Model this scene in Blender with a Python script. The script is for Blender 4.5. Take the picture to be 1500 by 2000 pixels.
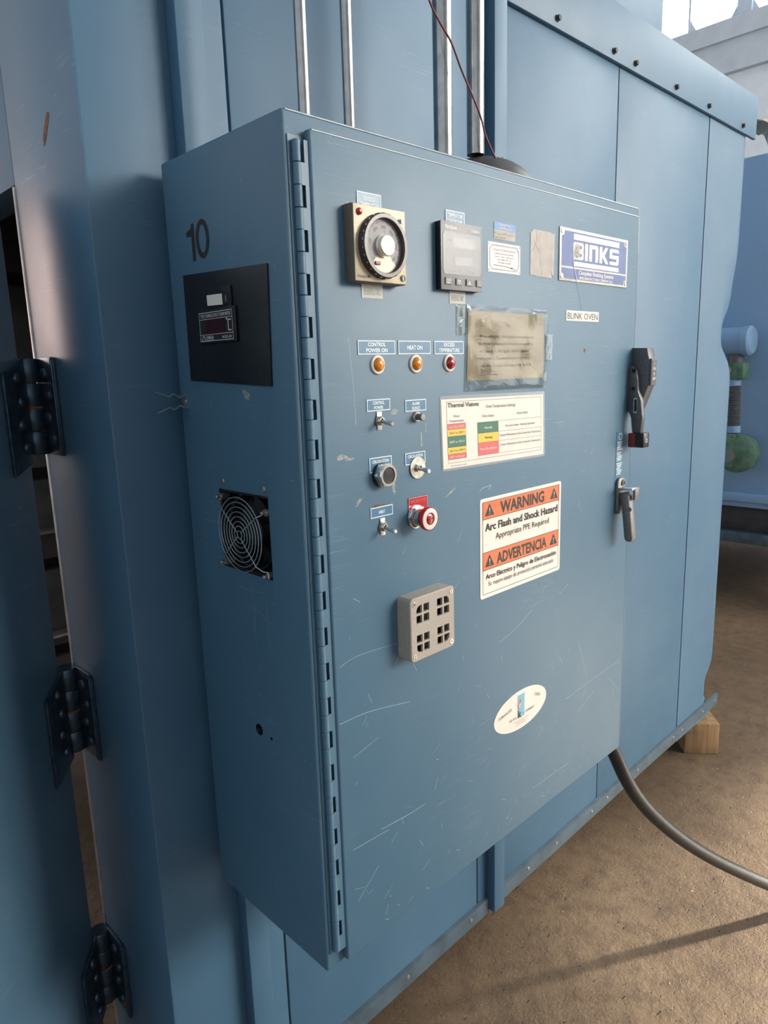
import bpy, bmesh, math, random
from mathutils import Vector, Matrix
R = math.radians
random.seed(7)
for o in list(bpy.data.objects):
    bpy.data.objects.remove(o, do_unlink=True)
scene = bpy.context.scene
COL = scene.collection

# ------------------------------------------------------------------ camera
ZF = 0.75                       # the cabinet's underside hangs 0.75 m above the floor
CAM_POS = Vector((-0.5658, -1.0456, 0.9051 + ZF))
YAW, PITCH, ROLL, FPX = 0.7685, 0.1978, -0.0312, 1380.6
fw = Vector((math.sin(YAW)*math.cos(PITCH), math.cos(YAW)*math.cos(PITCH), -math.sin(PITCH)))
rt = Vector((math.cos(YAW), -math.sin(YAW), 0)); up = rt.cross(fw)
r2 = rt*math.cos(ROLL) + up*math.sin(ROLL); u2 = -rt*math.sin(ROLL) + up*math.cos(ROLL)
cd = bpy.data.cameras.new('camera'); cam = bpy.data.objects.new('camera', cd); COL.objects.link(cam)
cd.sensor_fit = 'HORIZONTAL'; cd.sensor_width = 36.0; cd.lens = FPX/1500*36.0
cd.clip_start = 0.02; cd.clip_end = 200
M = Matrix((r2, u2, -fw)).transposed().to_4x4(); M.translation = CAM_POS
cam.matrix_world = M
scene.camera = cam

# ------------------------------------------------------------------ world, exposure
w = bpy.data.worlds.new('hall_daylight'); scene.world = w; w.use_nodes = True
bg = w.node_tree.nodes['Background']
bg.inputs[0].default_value = (0.64, 0.69, 0.75, 1); bg.inputs[1].default_value = 1.25
WINDOW_L = 8.2; SIDE_L = 30.0; FILL_DOOR_L = 5.6; BEAM_W = 48000
# shaft of low sunlight from a spot lamp inside the added door, falling on the floor right of the picture
sd = bpy.data.lights.new('sunbeam', 'SPOT'); sd.energy = BEAM_W; sd.color = (1.0, 0.93, 0.82); sd.spot_size = R(12.6); sd.spot_blend = 0.85; sd.shadow_soft_size = 0.20
sb = bpy.data.objects.new('sunbeam', sd); COL.objects.link(sb); sb.location = (9.6, -6.15, 3.75)
sb.rotation_euler = (Vector((3.0, -1.72, 0)) - sb.location).to_track_quat('-Z', 'Y').to_euler()
scene.view_settings.view_transform = 'Standard'; scene.view_settings.look = 'None'
scene.view_settings.exposure = 0.0; scene.view_settings.gamma = 1.0
scene.view_settings.use_curve_mapping = False

# ------------------------------------------------------------------ materials
MATS = {}
def srgb(r, g, b):
    f = lambda c: (c/255/12.92) if c/255 <= 0.04045 else ((c/255+0.055)/1.055)**2.4
    return (f(r), f(g), f(b), 1)
def new_mat(name):
    m = bpy.data.materials.new(name); m.use_nodes = True; MATS[name] = m
    nt = m.node_tree; return m, nt, nt.nodes['Principled BSDF']
def N(nt, t, **kw):
    n = nt.nodes.new(t)
    for k, v in kw.items(): setattr(n, k, v)
    return n
def mixc(nt, a, b, fac):
    n = N(nt, 'ShaderNodeMix', data_type='RGBA')
    for sock, val in ((n.inputs[0], fac), (n.inputs[6], a), (n.inputs[7], b)):
        if isinstance(val, bpy.types.NodeSocket): nt.links.new(val, sock)
        else: sock.default_value = val
    return n.outputs[2]
def ramp(nt, src, stops):
    n = N(nt, 'ShaderNodeValToRGB'); el = n.color_ramp.elements
    while len(el) < len(stops): el.new(0.5)
    for e, (p, c) in zip(el, stops):
        e.position = p; e.color = (c, c, c, 1) if not isinstance(c, tuple) else c
    nt.links.new(src, n.inputs[0]); return n.outputs[0]
def coords(nt, scale=(1, 1, 1), rot=(0, 0, 0)):
    t = N(nt, 'ShaderNodeTexCoord'); mp = N(nt, 'ShaderNodeMapping')
    mp.inputs['Scale'].default_value = scale; mp.inputs['Rotation'].default_value = rot
    nt.links.new(t.outputs['Object'], mp.inputs[0]); return mp.outputs[0]
def noise(nt, vec, scale, detail=3, rough=0.5, dist=0.0):
    n = N(nt, 'ShaderNodeTexNoise'); n.inputs['Scale'].default_value = scale; n.inputs['Detail'].default_value = detail
    n.inputs['Roughness'].default_value = rough; n.inputs['Distortion'].default_value = dist
    nt.links.new(vec, n.inputs['Vector']); return n.outputs['Fac']
def math_n(nt, op, a, b):
    n = N(nt, 'ShaderNodeMath', operation=op)
    for s, v in zip(n.inputs, (a, b)):
        if isinstance(v, bpy.types.NodeSocket): nt.links.new(v, s)
        else: s.default_value = v
    return n.outputs[0]
def bump(nt, p, h, strength, dist=0.002):
    b = N(nt, 'ShaderNodeBump'); b.inputs['Strength'].default_value = strength; b.inputs['Distance'].default_value = dist
    nt.links.new(h, b.inputs['Height']); nt.links.new(b.outputs[0], p.inputs['Normal'])

def plain(name, col, rough=0.5, metal=0.0, var=0.0, bmp=0.0, scale=60, spec=0.5, emit=None, trans=0.0, coat=0.0):
    m, nt, p = new_mat(name)
    p.inputs['Base Color'].default_value = col; p.inputs['Roughness'].default_value = rough
    p.inputs['Metallic'].default_value = metal; p.inputs['Specular IOR Level'].default_value = spec
    p.inputs['Transmission Weight'].default_value = trans; p.inputs['Coat Weight'].default_value = coat
    if var or bmp:
        v = coords(nt); f = noise(nt, v, scale, 4)
        if var:
            dark = tuple(c*(1-var) for c in col[:3]) + (1,); lite = tuple(min(1, c*(1+var)) for c in col[:3]) + (1,)
            nt.links.new(mixc(nt, dark, lite, ramp(nt, f, [(0.3, 0.0), (0.7, 1.0)])), p.inputs['Base Color'])
        if bmp: bump(nt, p, f, bmp)
    if emit:
        p.inputs['Emission Color'].default_value = emit[0]; p.inputs['Emission Strength'].default_value = emit[1]
    return m

def paint(name, base, lite, rough=0.38, scratch=0.5, spec=0.5, seed=0.0, wave=0.0, patch=0.35):
    """old blue machine enamel: soft mottling, fine pale scratches, slight orange peel"""
    m, nt, p = new_mat(name)
    v = coords(nt)
    big = noise(nt, v, 3.2 + seed, 4, 0.55)
    col = mixc(nt, base, lite, math_n(nt, 'MULTIPLY', ramp(nt, big, [(0.42, 0.0), (0.72, 1.0)]), patch))
    # two families of fine diagonal scratches
    total = None
    for k, (rot, sc, th) in enumerate(((( R(8), R(38), R(20)), (3.0, 3.0, 150.0), 0.012), ((R(-5), R(-52), R(15)), (4.0, 4.0, 210.0), 0.010))):
        vv = coords(nt, sc, rot)
        f = noise(nt, vv, 1.0, 2, 0.4, 0.25)
        d = math_n(nt, 'ABSOLUTE', math_n(nt, 'SUBTRACT', f, 0.5), 0)
        line = ramp(nt, d, [(0.0, 1.0), (th, 0.0)])
        msk = ramp(nt, noise(nt, v, 7.0 + 3*k + seed, 3, 0.6), [(0.56, 0.0), (0.68, 1.0)])
        s = math_n(nt, 'MULTIPLY', line, msk)
        total = s if total is None else math_n(nt, 'MAXIMUM', total, s)
    chips = ramp(nt, noise(nt, v, 95.0, 5, 0.7), [(0.69, 0.0), (0.73, 1.0)])
    chips = math_n(nt, 'MULTIPLY', chips, ramp(nt, noise(nt, v, 5.0 + seed, 2), [(0.5, 0.0), (0.65, 0.6)]))
    total = math_n(nt, 'MULTIPLY', math_n(nt, 'MAXIMUM', total, chips), scratch)
    col = mixc(nt, col, srgb(176, 196, 205), total)
    nt.links.new(col, p.inputs['Base Color'])
    rr = math_n(nt, 'ADD', rough - 0.05, math_n(nt, 'MULTIPLY', noise(nt, v, 9.0, 3), 0.12))
    nt.links.new(rr, p.inputs['Roughness']); p.inputs['Specular IOR Level'].default_value = spec
    h = noise(nt, v, 260.0, 2)
    if wave: h = math_n(nt, 'ADD', math_n(nt, 'MULTIPLY', h, 0.05), math_n(nt, 'MULTIPLY', noise(nt, coords(nt, (1, 1, 0.25)), 5.0, 2), wave))
    bump(nt, p, h, 0.25 if wave else 0.05, 0.02 if wave else 0.0015)
    return m

paint('cabinet_blue', (0.066, 0.146, 0.216, 1), (0.112, 0.186, 0.245, 1), 0.46, 0.22)
paint('oven_blue', (0.056, 0.136, 0.218, 1), (0.096, 0.175, 0.252, 1), 0.48, 0.14, 0.5, 0.7, 0.0)
paint('door_frame_blue', (0.078, 0.165, 0.250, 1), (0.12, 0.20, 0.28, 1), 0.36, 0.30, 0.6, 1.3, 0.0)
paint('machine_blue', (0.23, 0.40, 0.62, 1), (0.27, 0.44, 0.64, 1), 0.6, 0.2, 0.4, 2.0)
plain('skirt_metal', (0.075, 0.115, 0.145, 1), 0.45, 0.15, 0.3, 0.1, 14)
plain('bare_metal', (0.52, 0.48, 0.45, 1), 0.35, 0.7, 0.2, 0.05, 30)
plain('galvanized', (0.33, 0.335, 0.33, 1), 0.24, 0.95, 0.18, 0.04, 35)
plain('chrome', (0.75, 0.74, 0.71, 1), 0.16, 1.0, 0.08, 0.0, 80)
plain('zinc', (0.50, 0.47, 0.42, 1), 0.34, 0.9, 0.2, 0.05, 120)
plain('wire_steel', (0.50, 0.51, 0.50, 1), 0.32, 0.85, 0.15, 0.0, 80)
plain('hinge_steel', (0.045, 0.075, 0.11, 1), 0.30, 0.55, 0.35, 0.08, 60)
plain('rust', (0.20, 0.075, 0.03, 1), 0.8, 0.0, 0.5, 0.4, 200)
plain('handle_cast', (0.095, 0.095, 0.105, 1), 0.42, 0.3, 0.15, 0.1, 200)
plain('latch_cast', (0.20, 0.19, 0.18, 1), 0.42, 0.55, 0.15, 0.1, 250)
plain('black_plastic', (0.008, 0.008, 0.010, 1), 0.32, 0, 0.2, 0.02, 200)
plain('black_acrylic', (0.006, 0.006, 0.008, 1), 0.38, 0, 0.5, 0.03, 60)
plain('black_rubber', (0.022, 0.021, 0.020, 1), 0.55, 0, 0.25, 0.1, 80)
plain('cable_rubber', (0.026, 0.025, 0.024, 1), 0.45, 0, 0.2, 0.1, 60)
plain('dark_cavity', (0.006, 0.006, 0.007, 1), 0.7, 0, 0.3, 0, 60)
plain('fan_black', (0.010, 0.010, 0.011, 1), 0.55, 0, 0.4, 0.1, 150)
plain('dial_housing', (0.13, 0.105, 0.085, 1), 0.5, 0, 0.12, 0.08, 300)
plain('dial_beige', (0.50, 0.42, 0.30, 1), 0.4, 0.15, 0.08, 0.02, 100)
plain('dial_ring', (0.045, 0.032, 0.028, 1), 0.3, 0, 0.2, 0.0, 100)
plain('dial_silver', (0.36, 0.345, 0.35, 1), 0.6, 0.0, 0.06, 0, 100)
plain('spun_aluminium', (0.80, 0.78, 0.70, 1), 0.28, 1.0, 0.1, 0.03, 40)
plain('ctrl_face', (0.235, 0.235, 0.24, 1), 0.42, 0, 0.06, 0.02, 200)
plain('ctrl_screen', (0.125, 0.125, 0.13, 1), 0.28, 0, 0.06, 0, 100)
plain('ctrl_display', (0.20, 0.20, 0.205, 1), 0.25, 0, 0.06, 0, 100)
plain('ctrl_button', (0.15, 0.15, 0.155, 1), 0.45, 0, 0.06, 0, 100)
plain('vent_grey', (0.36, 0.32, 0.27, 1), 0.48, 0, 0.06, 0.06, 250)
plain('white_plastic', (0.72, 0.66, 0.58, 1), 0.35, 0, 0.04, 0, 60)
plain('amber_lens', (0.62, 0.20, 0.008, 1), 0.12, 0, 0.15, 0, 90, coat=0.5)
plain('red_lens', (0.30, 0.006, 0.015, 1), 0.10, 0, 0.15, 0, 90, coat=0.5)
plain('red_plastic', (0.42, 0.008, 0.020, 1), 0.25, 0, 0.1, 0, 90, coat=0.3)
plain('dull_red', (0.13, 0.012, 0.012, 1), 0.5, 0, 0.15, 0, 90)
plain('red_wire', (0.16, 0.022, 0.035, 1), 0.5, 0, 0.1, 0, 90)
plain('legend_blue', (0.065, 0.17, 0.27, 1), 0.35, 0, 0.05, 0, 60)
plain('legend_white', (0.68, 0.76, 0.80, 1), 0.45, 0, 0.06, 0, 200)
plain('tape_white', (0.44, 0.44, 0.41, 1), 0.5, 0, 0.06, 0, 100)
plain('paper_white', (0.74, 0.67, 0.59, 1), 0.45, 0, 0.04, 0, 30)
plain('sign_white', (0.78, 0.71, 0.63, 1), 0.38, 0, 0.03, 0, 30)
plain('sign_orange', (0.66, 0.165, 0.055, 1), 0.4, 0, 0.05, 0, 60)
plain('print_black', (0.018, 0.014, 0.014, 1), 0.5, 0, 0.2, 0, 200)
plain('print_grey', (0.055, 0.055, 0.055, 1), 0.5, 0, 0.2, 0, 200)
plain('print_faint', (0.24, 0.235, 0.22, 1), 0.5, 0, 0.2, 0, 200)
plain('print_white', (0.62, 0.62, 0.60, 1), 0.45, 0, 0.05, 0, 100)
plain('chart_red', (0.62, 0.115, 0.105, 1), 0.45, 0, 0.04, 0, 60)
plain('chart_yellow', (0.72, 0.50, 0.06, 1), 0.45, 0, 0.04, 0, 60)
plain('chart_green', (0.03, 0.14, 0.075, 1), 0.45, 0, 0.04, 0, 60)
plain('plate_blue', (0.075, 0.125, 0.31, 1), 0.5, 0, 0.12, 0, 60)
plain('plate_aluminium', (0.62, 0.60, 0.53, 1), 0.5, 0.1, 0.10, 0.02, 60)
plain('sticker_blue', (0.03, 0.19, 0.47, 1), 0.4, 0, 0.06, 0, 60)
plain('sticker_grey', (0.36, 0.33, 0.29, 1), 0.5, 0, 0.1, 0, 60)
plain('sticker_cyan', (0.13, 0.40, 0.52, 1), 0.4, 0, 0.05, 0, 60)
plain('sticker_red', (0.60, 0.03, 0.03, 1), 0.4, 0, 0.05, 0, 60)
plain('pointer_red', (0.25, 0.02, 0.02, 1), 0.35, 0, 0.05, 0, 60)
plain('orange_tape', (0.55, 0.20, 0.07, 1), 0.5, 0, 0.1, 0, 60)
plain('display_red', (0.030, 0.003, 0.006, 1), 0.3, 0, 0.2, 0, 60)
plain('scratch_pale', (0.29, 0.375, 0.42, 1), 0.55, 0, 0.15, 0, 300)
plain('residue', (0.25, 0.28, 0.28, 1), 0.6, 0, 0.35, 0.2, 250)
plain('wall_grey', (0.62, 0.66, 0.70, 1), 0.8, 0, 0.06, 0.05, 6)
plain('wall_band', (0.45, 0.50, 0.55, 1), 0.8, 0, 0.06, 0.05, 6)
plain('window_frame', (0.40, 0.46, 0.54, 1), 0.6, 0, 0.06, 0, 20)
plain('sky_glass', (0.8, 0.85, 0.9, 1), 0.3, 0, 0.02, 0, 5, emit=((1.0, 0.96, 0.91, 1), WINDOW_L))
plain('side_fill_glow', (0.8, 0.85, 0.9, 1), 0.3, 0, 0.02, 0, 5, emit=((1.0, 0.92, 0.82, 1), SIDE_L))
plain('fill_door_glow', (0.8, 0.85, 0.9, 1), 0.3, 0, 0.02, 0, 5, emit=((1.0, 0.95, 0.88, 1), FILL_DOOR_L))
plain('warm_glass', (0.8, 0.7, 0.6, 1), 0.3, 0, 0.02, 0, 5, emit=((1.0, 0.74, 0.68, 1), 3.8))
plain('machine_green', (0.10, 0.20, 0.14, 1), 0.55, 0, 0.35, 0.2, 25)
plain('hose_grey', (0.10, 0.115, 0.13, 1), 0.5, 0.2, 0.15, 0.1, 50)
plain('dark_beam', (0.05, 0.05, 0.055, 1), 0.7, 0, 0.2, 0.1, 20)
plain('cardboard', (0.40, 0.33, 0.25, 1), 0.8, 0, 0.15, 0.2, 12)
plain('oven_inside', (0.085, 0.075, 0.068, 1), 0.7, 0.1, 0.3, 0.1, 8)
plain('insulation', (0.55, 0.52, 0.46, 1), 0.9, 0, 0.25, 0.6, 60)

def mat_wood():
    m, nt, p = new_mat('timber')
    f = noise(nt, coords(nt, (28, 28, 2.2)), 1.5, 5, 0.6, 0.8)
    c = mixc(nt, (0.22, 0.125, 0.055, 1), (0.42, 0.265, 0.13, 1), ramp(nt, f, [(0.3, 0.0), (0.7, 1.0)]))
    d = ramp(nt, noise(nt, coords(nt), 14, 4), [(0.45, 0.0), (0.7, 0.7)])
    nt.links.new(mixc(nt, c, (0.10, 0.075, 0.05, 1), d), p.inputs['Base Color'])
    p.inputs['Roughness'].default_value = 0.8; bump(nt, p, f, 0.4, 0.004)
mat_wood()
def mat_floor():
    m, nt, p = new_mat('floor_concrete')
    v = coords(nt)
    a = noise(nt, v, 1.3, 5, 0.6); b = noise(nt, v, 16, 6, 0.65); c = noise(nt, v, 120, 3, 0.6)
    col = mixc(nt, (0.108, 0.072, 0.043, 1), (0.205, 0.142, 0.088, 1), ramp(nt, a, [(0.35, 0.0), (0.68, 1.0)]))
    col = mixc(nt, col, (0.085, 0.055, 0.038, 1), math_n(nt, 'MULTIPLY', ramp(nt, b, [(0.46, 0.0), (0.70, 1.0)]), 0.75))
    col = mixc(nt, col, (0.34, 0.24, 0.15, 1), math_n(nt, 'MULTIPLY', ramp(nt, c, [(0.55, 0.0), (0.75, 1.0)]), 0.35))
    specks = ramp(nt, noise(nt, v, 60, 2, 0.4), [(0.76, 0.0), (0.79, 1.0)])
    col = mixc(nt, col, (0.62, 0.52, 0.40, 1), math_n(nt, 'MULTIPLY', specks, 0.8))
    pits_m = ramp(nt, noise(nt, coords(nt, (1, 2.6, 1), (0, 0, R(25))), 34, 3, 0.55), [(0.30, 1.0), (0.36, 0.0)])
    col = mixc(nt, col, (0.03, 0.02, 0.015, 1), math_n(nt, 'MULTIPLY', pits_m, 0.75))
    nt.links.new(col, p.inputs['Base Color']); p.inputs['Roughness'].default_value = 0.62
    p.inputs['Specular IOR Level'].default_value = 0.35
    h = math_n(nt, 'ADD', math_n(nt, 'MULTIPLY', b, 0.8), math_n(nt, 'MULTIPLY', c, 0.25))
    h = math_n(nt, 'SUBTRACT', h, math_n(nt, 'MULTIPLY', pits_m, 0.5))
    bump(nt, p, h, 0.62, 0.012)
mat_floor()
def mat_sleeve():
    m, nt, p = new_mat('clear_sleeve')
    for n in list(nt.nodes): nt.nodes.remove(n)
    out = N(nt, 'ShaderNodeOutputMaterial'); mx = N(nt, 'ShaderNodeMixShader'); t = N(nt, 'ShaderNodeBsdfTransparent'); g = N(nt, 'ShaderNodeBsdfGlossy')
    t.inputs[0].default_value = (0.94, 0.95, 0.92, 1); g.inputs['Roughness'].default_value = 0.09
    lw = N(nt, 'ShaderNodeFresnel'); lw.inputs[0].default_value = 1.5
    b = N(nt, 'ShaderNodeBump'); b.inputs['Strength'].default_value = 0.22; b.inputs['Distance'].default_value = 0.008
    nt.links.new(noise(nt, coords(nt, (1, 1, 2.6)), 9, 5, 0.55, 1.2), b.inputs['Height'])
    nt.links.new(b.outputs[0], g.inputs['Normal']); nt.links.new(b.outputs[0], lw.inputs['Normal'])
    f2 = math_n(nt, 'ADD', math_n(nt, 'MULTIPLY', lw.outputs[0], 0.7), 0.0)
    nt.links.new(f2, mx.inputs[0]); nt.links.new(t.outputs[0], mx.inputs[1]); nt.links.new(g.outputs[0], mx.inputs[2])
    nt.links.new(mx.outputs[0], out.inputs[0])
mat_sleeve()
def mat_laminate():
    m, nt, p = new_mat('laminate_edge')
    p.inputs['Base Color'].default_value = (0.42, 0.48, 0.50, 1); p.inputs['Roughness'].default_value = 0.2
    p.inputs['Alpha'].default_value = 0.45
mat_laminate()

# ------------------------------------------------------------------ mesh builder
def frame(origin, u, v, w_):
    m = Matrix((Vector(u), Vector(v), Vector(w_))).transposed().to_4x4(); m.translation = Vector(origin); return m
YD = -0.317                                                        # outer face of the cabinet door
DOORF = frame((0, YD, ZF), (1, 0, 0), (0, 0, 1), (0, -1, 0))       # u right, v up, w out of the door
SIDEF = frame((0, 0, ZF), (0, -1, 0), (0, 0, 1), (-1, 0, 0))       # left side of the cabinet
OVENF = frame((0, 0.03, ZF), (1, 0, 0), (0, 0, 1), (0, -1, 0))
JAMBF = frame((-0.103, 0, ZF), (0, -1, 0), (0, 0, 1), (-1, 0, 0))
WORLD = Matrix.Identity(4)
_capH = {}
class B:
    """collects shapes of one part; every shape is laid out in a frame of its own"""
    def __init__(s, fr=WORLD): s.bm = bmesh.new(); s.fr = fr; s.mats = []
    def mi(s, m):
        if m not in s.mats: s.mats.append(m)
        return s.mats.index(m)
    def merge(s, t, m, fr=None):
        for f in t.faces: f.material_index = s.mi(m)
        t.transform(fr if fr is not None else s.fr)
        if (fr if fr is not None else s.fr).determinant() < 0: bmesh.ops.reverse_faces(t, faces=t.faces)
        me = bpy.data.meshes.new('tmp'); t.to_mesh(me); t.free(); s.bm.from_mesh(me); bpy.data.meshes.remove(me); return s
    def box(s, u0, u1, v0, v1, w0, w1, m, bev=0.0, seg=2, fr=None):
        t = bmesh.new(); bmesh.ops.create_cube(t, size=1.0)
        for q in t.verts: q.co = ((u0+u1)/2+q.co.x*(u1-u0), (v0+v1)/2+q.co.y*(v1-v0), (w0+w1)/2+q.co.z*(w1-w0))
        if bev: bmesh.ops.bevel(t, geom=t.edges[:], offset=bev, segments=seg, affect='EDGES', profile=0.5)
        bmesh.ops.recalc_face_normals(t, faces=t.faces)
        return s.merge(t, m, fr)
    def poly(s, pts, w0, w1, m, bev=0.0, fr=None):
        """outline in (u, v), thickness w0..w1"""
        t = bmesh.new(); a = [t.verts.new((x, y, w1)) for x, y in pts]
        f = t.faces.new(a)
        if abs(w1-w0) > 1e-7:
            r = bmesh.ops.extrude_face_region(t, geom=[f])
            for q in r['geom']:
                if isinstance(q, bmesh.types.BMVert): q.co.z = w0
            bmesh.ops.recalc_face_normals(t, faces=t.faces)
            if bev: bmesh.ops.bevel(t, geom=t.edges[:], offset=bev, segments=2, affect='EDGES', profile=0.5)
        else:
            t.normal_update()
            if f.normal.z < 0: bmesh.ops.reverse_faces(t, faces=[f])
        return s.merge(t, m, fr)
    def lathe(s, c, prof, m, seg=32, fr=None, a0=0.0, a1=2*math.pi, ngon=None):
        """prof = [(radius, w)], turned about w through c = (u, v)"""
        t = bmesh.new(); rings = []
        n = ngon or seg
        full = abs(a1-a0-2*math.pi) < 1e-6; cnt = n if full else n+1
        for r, wv in prof:
            if r < 1e-7: rings.append([t.verts.new((c[0], c[1], wv))])
            else: rings.append([t.verts.new((c[0]+r*math.cos(a0+(a1-a0)*i/n), c[1]+r*math.sin(a0+(a1-a0)*i/n), wv)) for i in range(cnt)])
        for A, C in zip(rings, rings[1:]):
            for i in range(cnt if full else cnt-1):
                j = (i+1) % cnt
                if len(A) == 1 and len(C) == 1: continue
                if len(A) == 1: t.faces.new((A[0], C[i], C[j]))
                elif len(C) == 1: t.faces.new((A[i], C[0], A[j]))
                else: t.faces.new((A[i], C[i], C[j], A[j]))
        bmesh.ops.recalc_face_normals(t, faces=t.faces)
        if len(rings[-1]) == 1 or prof[-1][1] > prof[0][1]:
            pass
        return s.merge(t, m, fr)
    def disc(s, c, r, w0, w1, m, seg=24, fr=None, ngon=None, rin=None, bev=0.0):
        if rin: prof = [(rin, w0), (r, w0), (r, w1-bev), (r-bev, w1), (rin, w1), (rin, w0)] if bev else [(rin, w0), (r, w0), (r, w1), (rin, w1), (rin, w0)]
        elif bev: prof = [(0, w0), (r, w0), (r, w1-bev), (r-bev, w1), (0, w1)]
        else: prof = [(0, w0), (r, w0), (r, w1), (0, w1)]
        return s.lathe(c, prof, m, seg, fr, ngon=ngon)
    def tube(s, pts, r, m, seg=10, fr=None, closed=False, cap=True):
        t = bmesh.new(); pts = [Vector(q) for q in pts]; n = len(pts); rings = []
        ref = None
        for i, q in enumerate(pts):
            if closed: d = pts[(i+1) % n]-pts[i-1]
            else: d = pts[min(i+1, n-1)]-pts[max(i-1, 0)]
            d.normalize()
            if ref is None: ref = Vector((0, 0, 1)) if abs(d.z) < 0.9 else Vector((1, 0, 0))
            a = (ref - d*ref.dot(d)).normalized(); ref = a; b = d.cross(a)
            rr = r[i] if isinstance(r, (list, tuple)) else r
            rings.append([t.verts.new(q+(a*math.cos(2*math.pi*k/seg)+b*math.sin(2*math.pi*k/seg))*rr) for k in range(seg)])
        for i in range(n if closed else n-1):
            A, C = rings[i], rings[(i+1) % n]
            for k in range(seg): t.faces.new((A[k], A[(k+1) % seg], C[(k+1) % seg], C[k]))
        if cap and not closed: t.faces.new(rings[0][::-1]); t.faces.new(rings[-1])
        bmesh.ops.recalc_face_normals(t, faces=t.faces)
        return s.merge(t, m, fr)
    def line(s, pts, wd, w_, m, fr=None):
        """flat painted line of width wd through (u, v) points, at height w_"""
        for (x0, y0), (x1, y1) in zip(pts, pts[1:]):
            d = Vector((x1-x0, y1-y0)); L = d.length
            if L < 1e-9: continue
            d /= L; nx, ny = -d.y*wd/2, d.x*wd/2
            s.poly([(x0-nx, y0-ny), (x1-nx, y1-ny), (x1+nx, y1+ny), (x0+nx, y0+ny)], w_, w_, m, fr=fr)
        return s
    def rect(s, u0, u1, v0, v1, w_, m, fr=None):
        return s.poly([(u0, v0), (u1, v0), (u1, v1), (u0, v1)], w_, w_, m, fr=fr)
    def outline(s, u0, u1, v0, v1, wd, w_, m):
        return s.rect(u0, u1, v1-wd, v1, w_, m).rect(u0, u1, v0, v0+wd, w_, m).rect(u0, u0+wd, v0+wd, v1-wd, w_, m).rect(u1-wd, u1, v0+wd, v1-wd, w_, m)
    def text(s, body, u, v, h, w_, m, width=None, align='C', bold=0.0, rot=0.0, shear=0.0, fr=None, res=2):
        """flat lettering: cap height h, baseline-centred on (u, v), squeezed to width"""
        cu = bpy.data.curves.new('txt', 'FONT'); cu.body = body; cu.size = 1.0; cu.resolution_u = res
        cu.offset = bold; cu.shear = shear; cu.fill_mode = 'FRONT'
        ob = bpy.data.objects.new('txt', cu); me = bpy.data.meshes.new_from_object(ob)
        t = bmesh.new(); t.from_mesh(me)
        bpy.data.objects.remove(ob); bpy.data.curves.remove(cu); bpy.data.meshes.remove(me)
        if not t.verts: t.free(); return s
        cap = 0.729
        x0 = min(q.co.x for q in t.verts); x1 = max(q.co.x for q in t.verts)
        sy = h/cap; sx = (width/(x1-x0)) if width else sy
        off = {'C': (x0+x1)/2, 'L': x0, 'R': x1}[align]
        c_, s_ = math.cos(rot), math.sin(rot)
        for q in t.verts:
            x = (q.co.x-off)*sx; y = q.co.y*sy - h/2
            q.co = (u + x*c_ - y*s_, v + x*s_ + y*c_, w_)
        t.normal_update()
        fl = [f for f in t.faces if f.normal.z < 0]
        if fl: bmesh.ops.reverse_faces(t, faces=fl)
        return s.merge(t, m, fr)
    def build(s, name, parent=None, smooth=35, origin=None, label=None):
        me = bpy.data.meshes.new(name)
        o = Vector(origin) if origin is not None else (ORIG[parent.name] if parent else Vector((0, 0, 0)))
        bmesh.ops.translate(s.bm, verts=s.bm.verts, vec=-o)
        s.bm.to_mesh(me); s.bm.free()
        for m in s.mats: me.materials.append(MATS[m])
        if smooth:
            me.shade_smooth(); me.set_sharp_from_angle(angle=R(smooth))
        ob = bpy.data.objects.new(name, me); COL.objects.link(ob)
        if parent: ob.parent = parent; ob.location = o - ORIG[parent.name]
        else: ob.location = o
        ORIG[ob.name] = o
        if label: ob['label'] = label
        return ob
ORIG = {}
def thing(name, loc, label, cat, group=None):
    e = bpy.data.objects.new(name, None); COL.objects.link(e); e.location = loc; e.empty_display_size = 0.1
    ORIG[e.name] = Vector(loc); tag(e, label, cat, group); return e
def tag(o, label, cat, group=None):
    o['label'] = label; o['category'] = cat
    if group: o['group'] = group
    return o
def part(name, parent, loc, label=None):
    e = bpy.data.objects.new(name, None); COL.objects.link(e); e.parent = parent; e.location = Vector(loc)-ORIG[parent.name]
    e.empty_display_size = 0.05; ORIG[e.name] = Vector(loc)
    if label: e['label'] = label
    return e
def struct(o): o['kind'] = 'structure'; return o
def P(fr, u, v, w_=0): return fr @ Vector((u, v, w_))
def dup(o, delta, parent=None):
    c = o.copy(); COL.objects.link(c); c.location = o.location + Vector(delta); c.parent = parent or o.parent
    ORIG[c.name] = ORIG[o.name] + Vector(delta); return c
def rrect(u0, u1, v0, v1, r, n=5):
    pts = []
    for cx, cy, a in ((u1-r, v1-r, 0), (u0+r, v1-r, 90), (u0+r, v0+r, 180), (u1-r, v0+r, 270)):
        for k in range(n+1):
            t = R(a+90*k/n); pts.append((cx+r*math.cos(t), cy+r*math.sin(t)))
    return pts
def smooth_path(pts, n=8):
    pts = [Vector(q) for q in pts]; out = []
    for i in range(len(pts)-1):
        p0 = pts[max(i-1, 0)]; p1 = pts[i]; p2 = pts[i+1]; p3 = pts[min(i+2, len(pts)-1)]
        for k in range(n):
            t = k/n
            out.append(0.5*((2*p1)+(p2-p0)*t+(2*p0-5*p1+4*p2-p3)*t*t+(3*p1-p0-3*p2+p3)*t**3))
    out.append(pts[-1]); return out

# ================================================================== the setting
b = B(); b.box(-8, 14, -12, 12, -0.2, 0, 'floor_concrete'); struct(b.build('floor', smooth=0))
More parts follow.
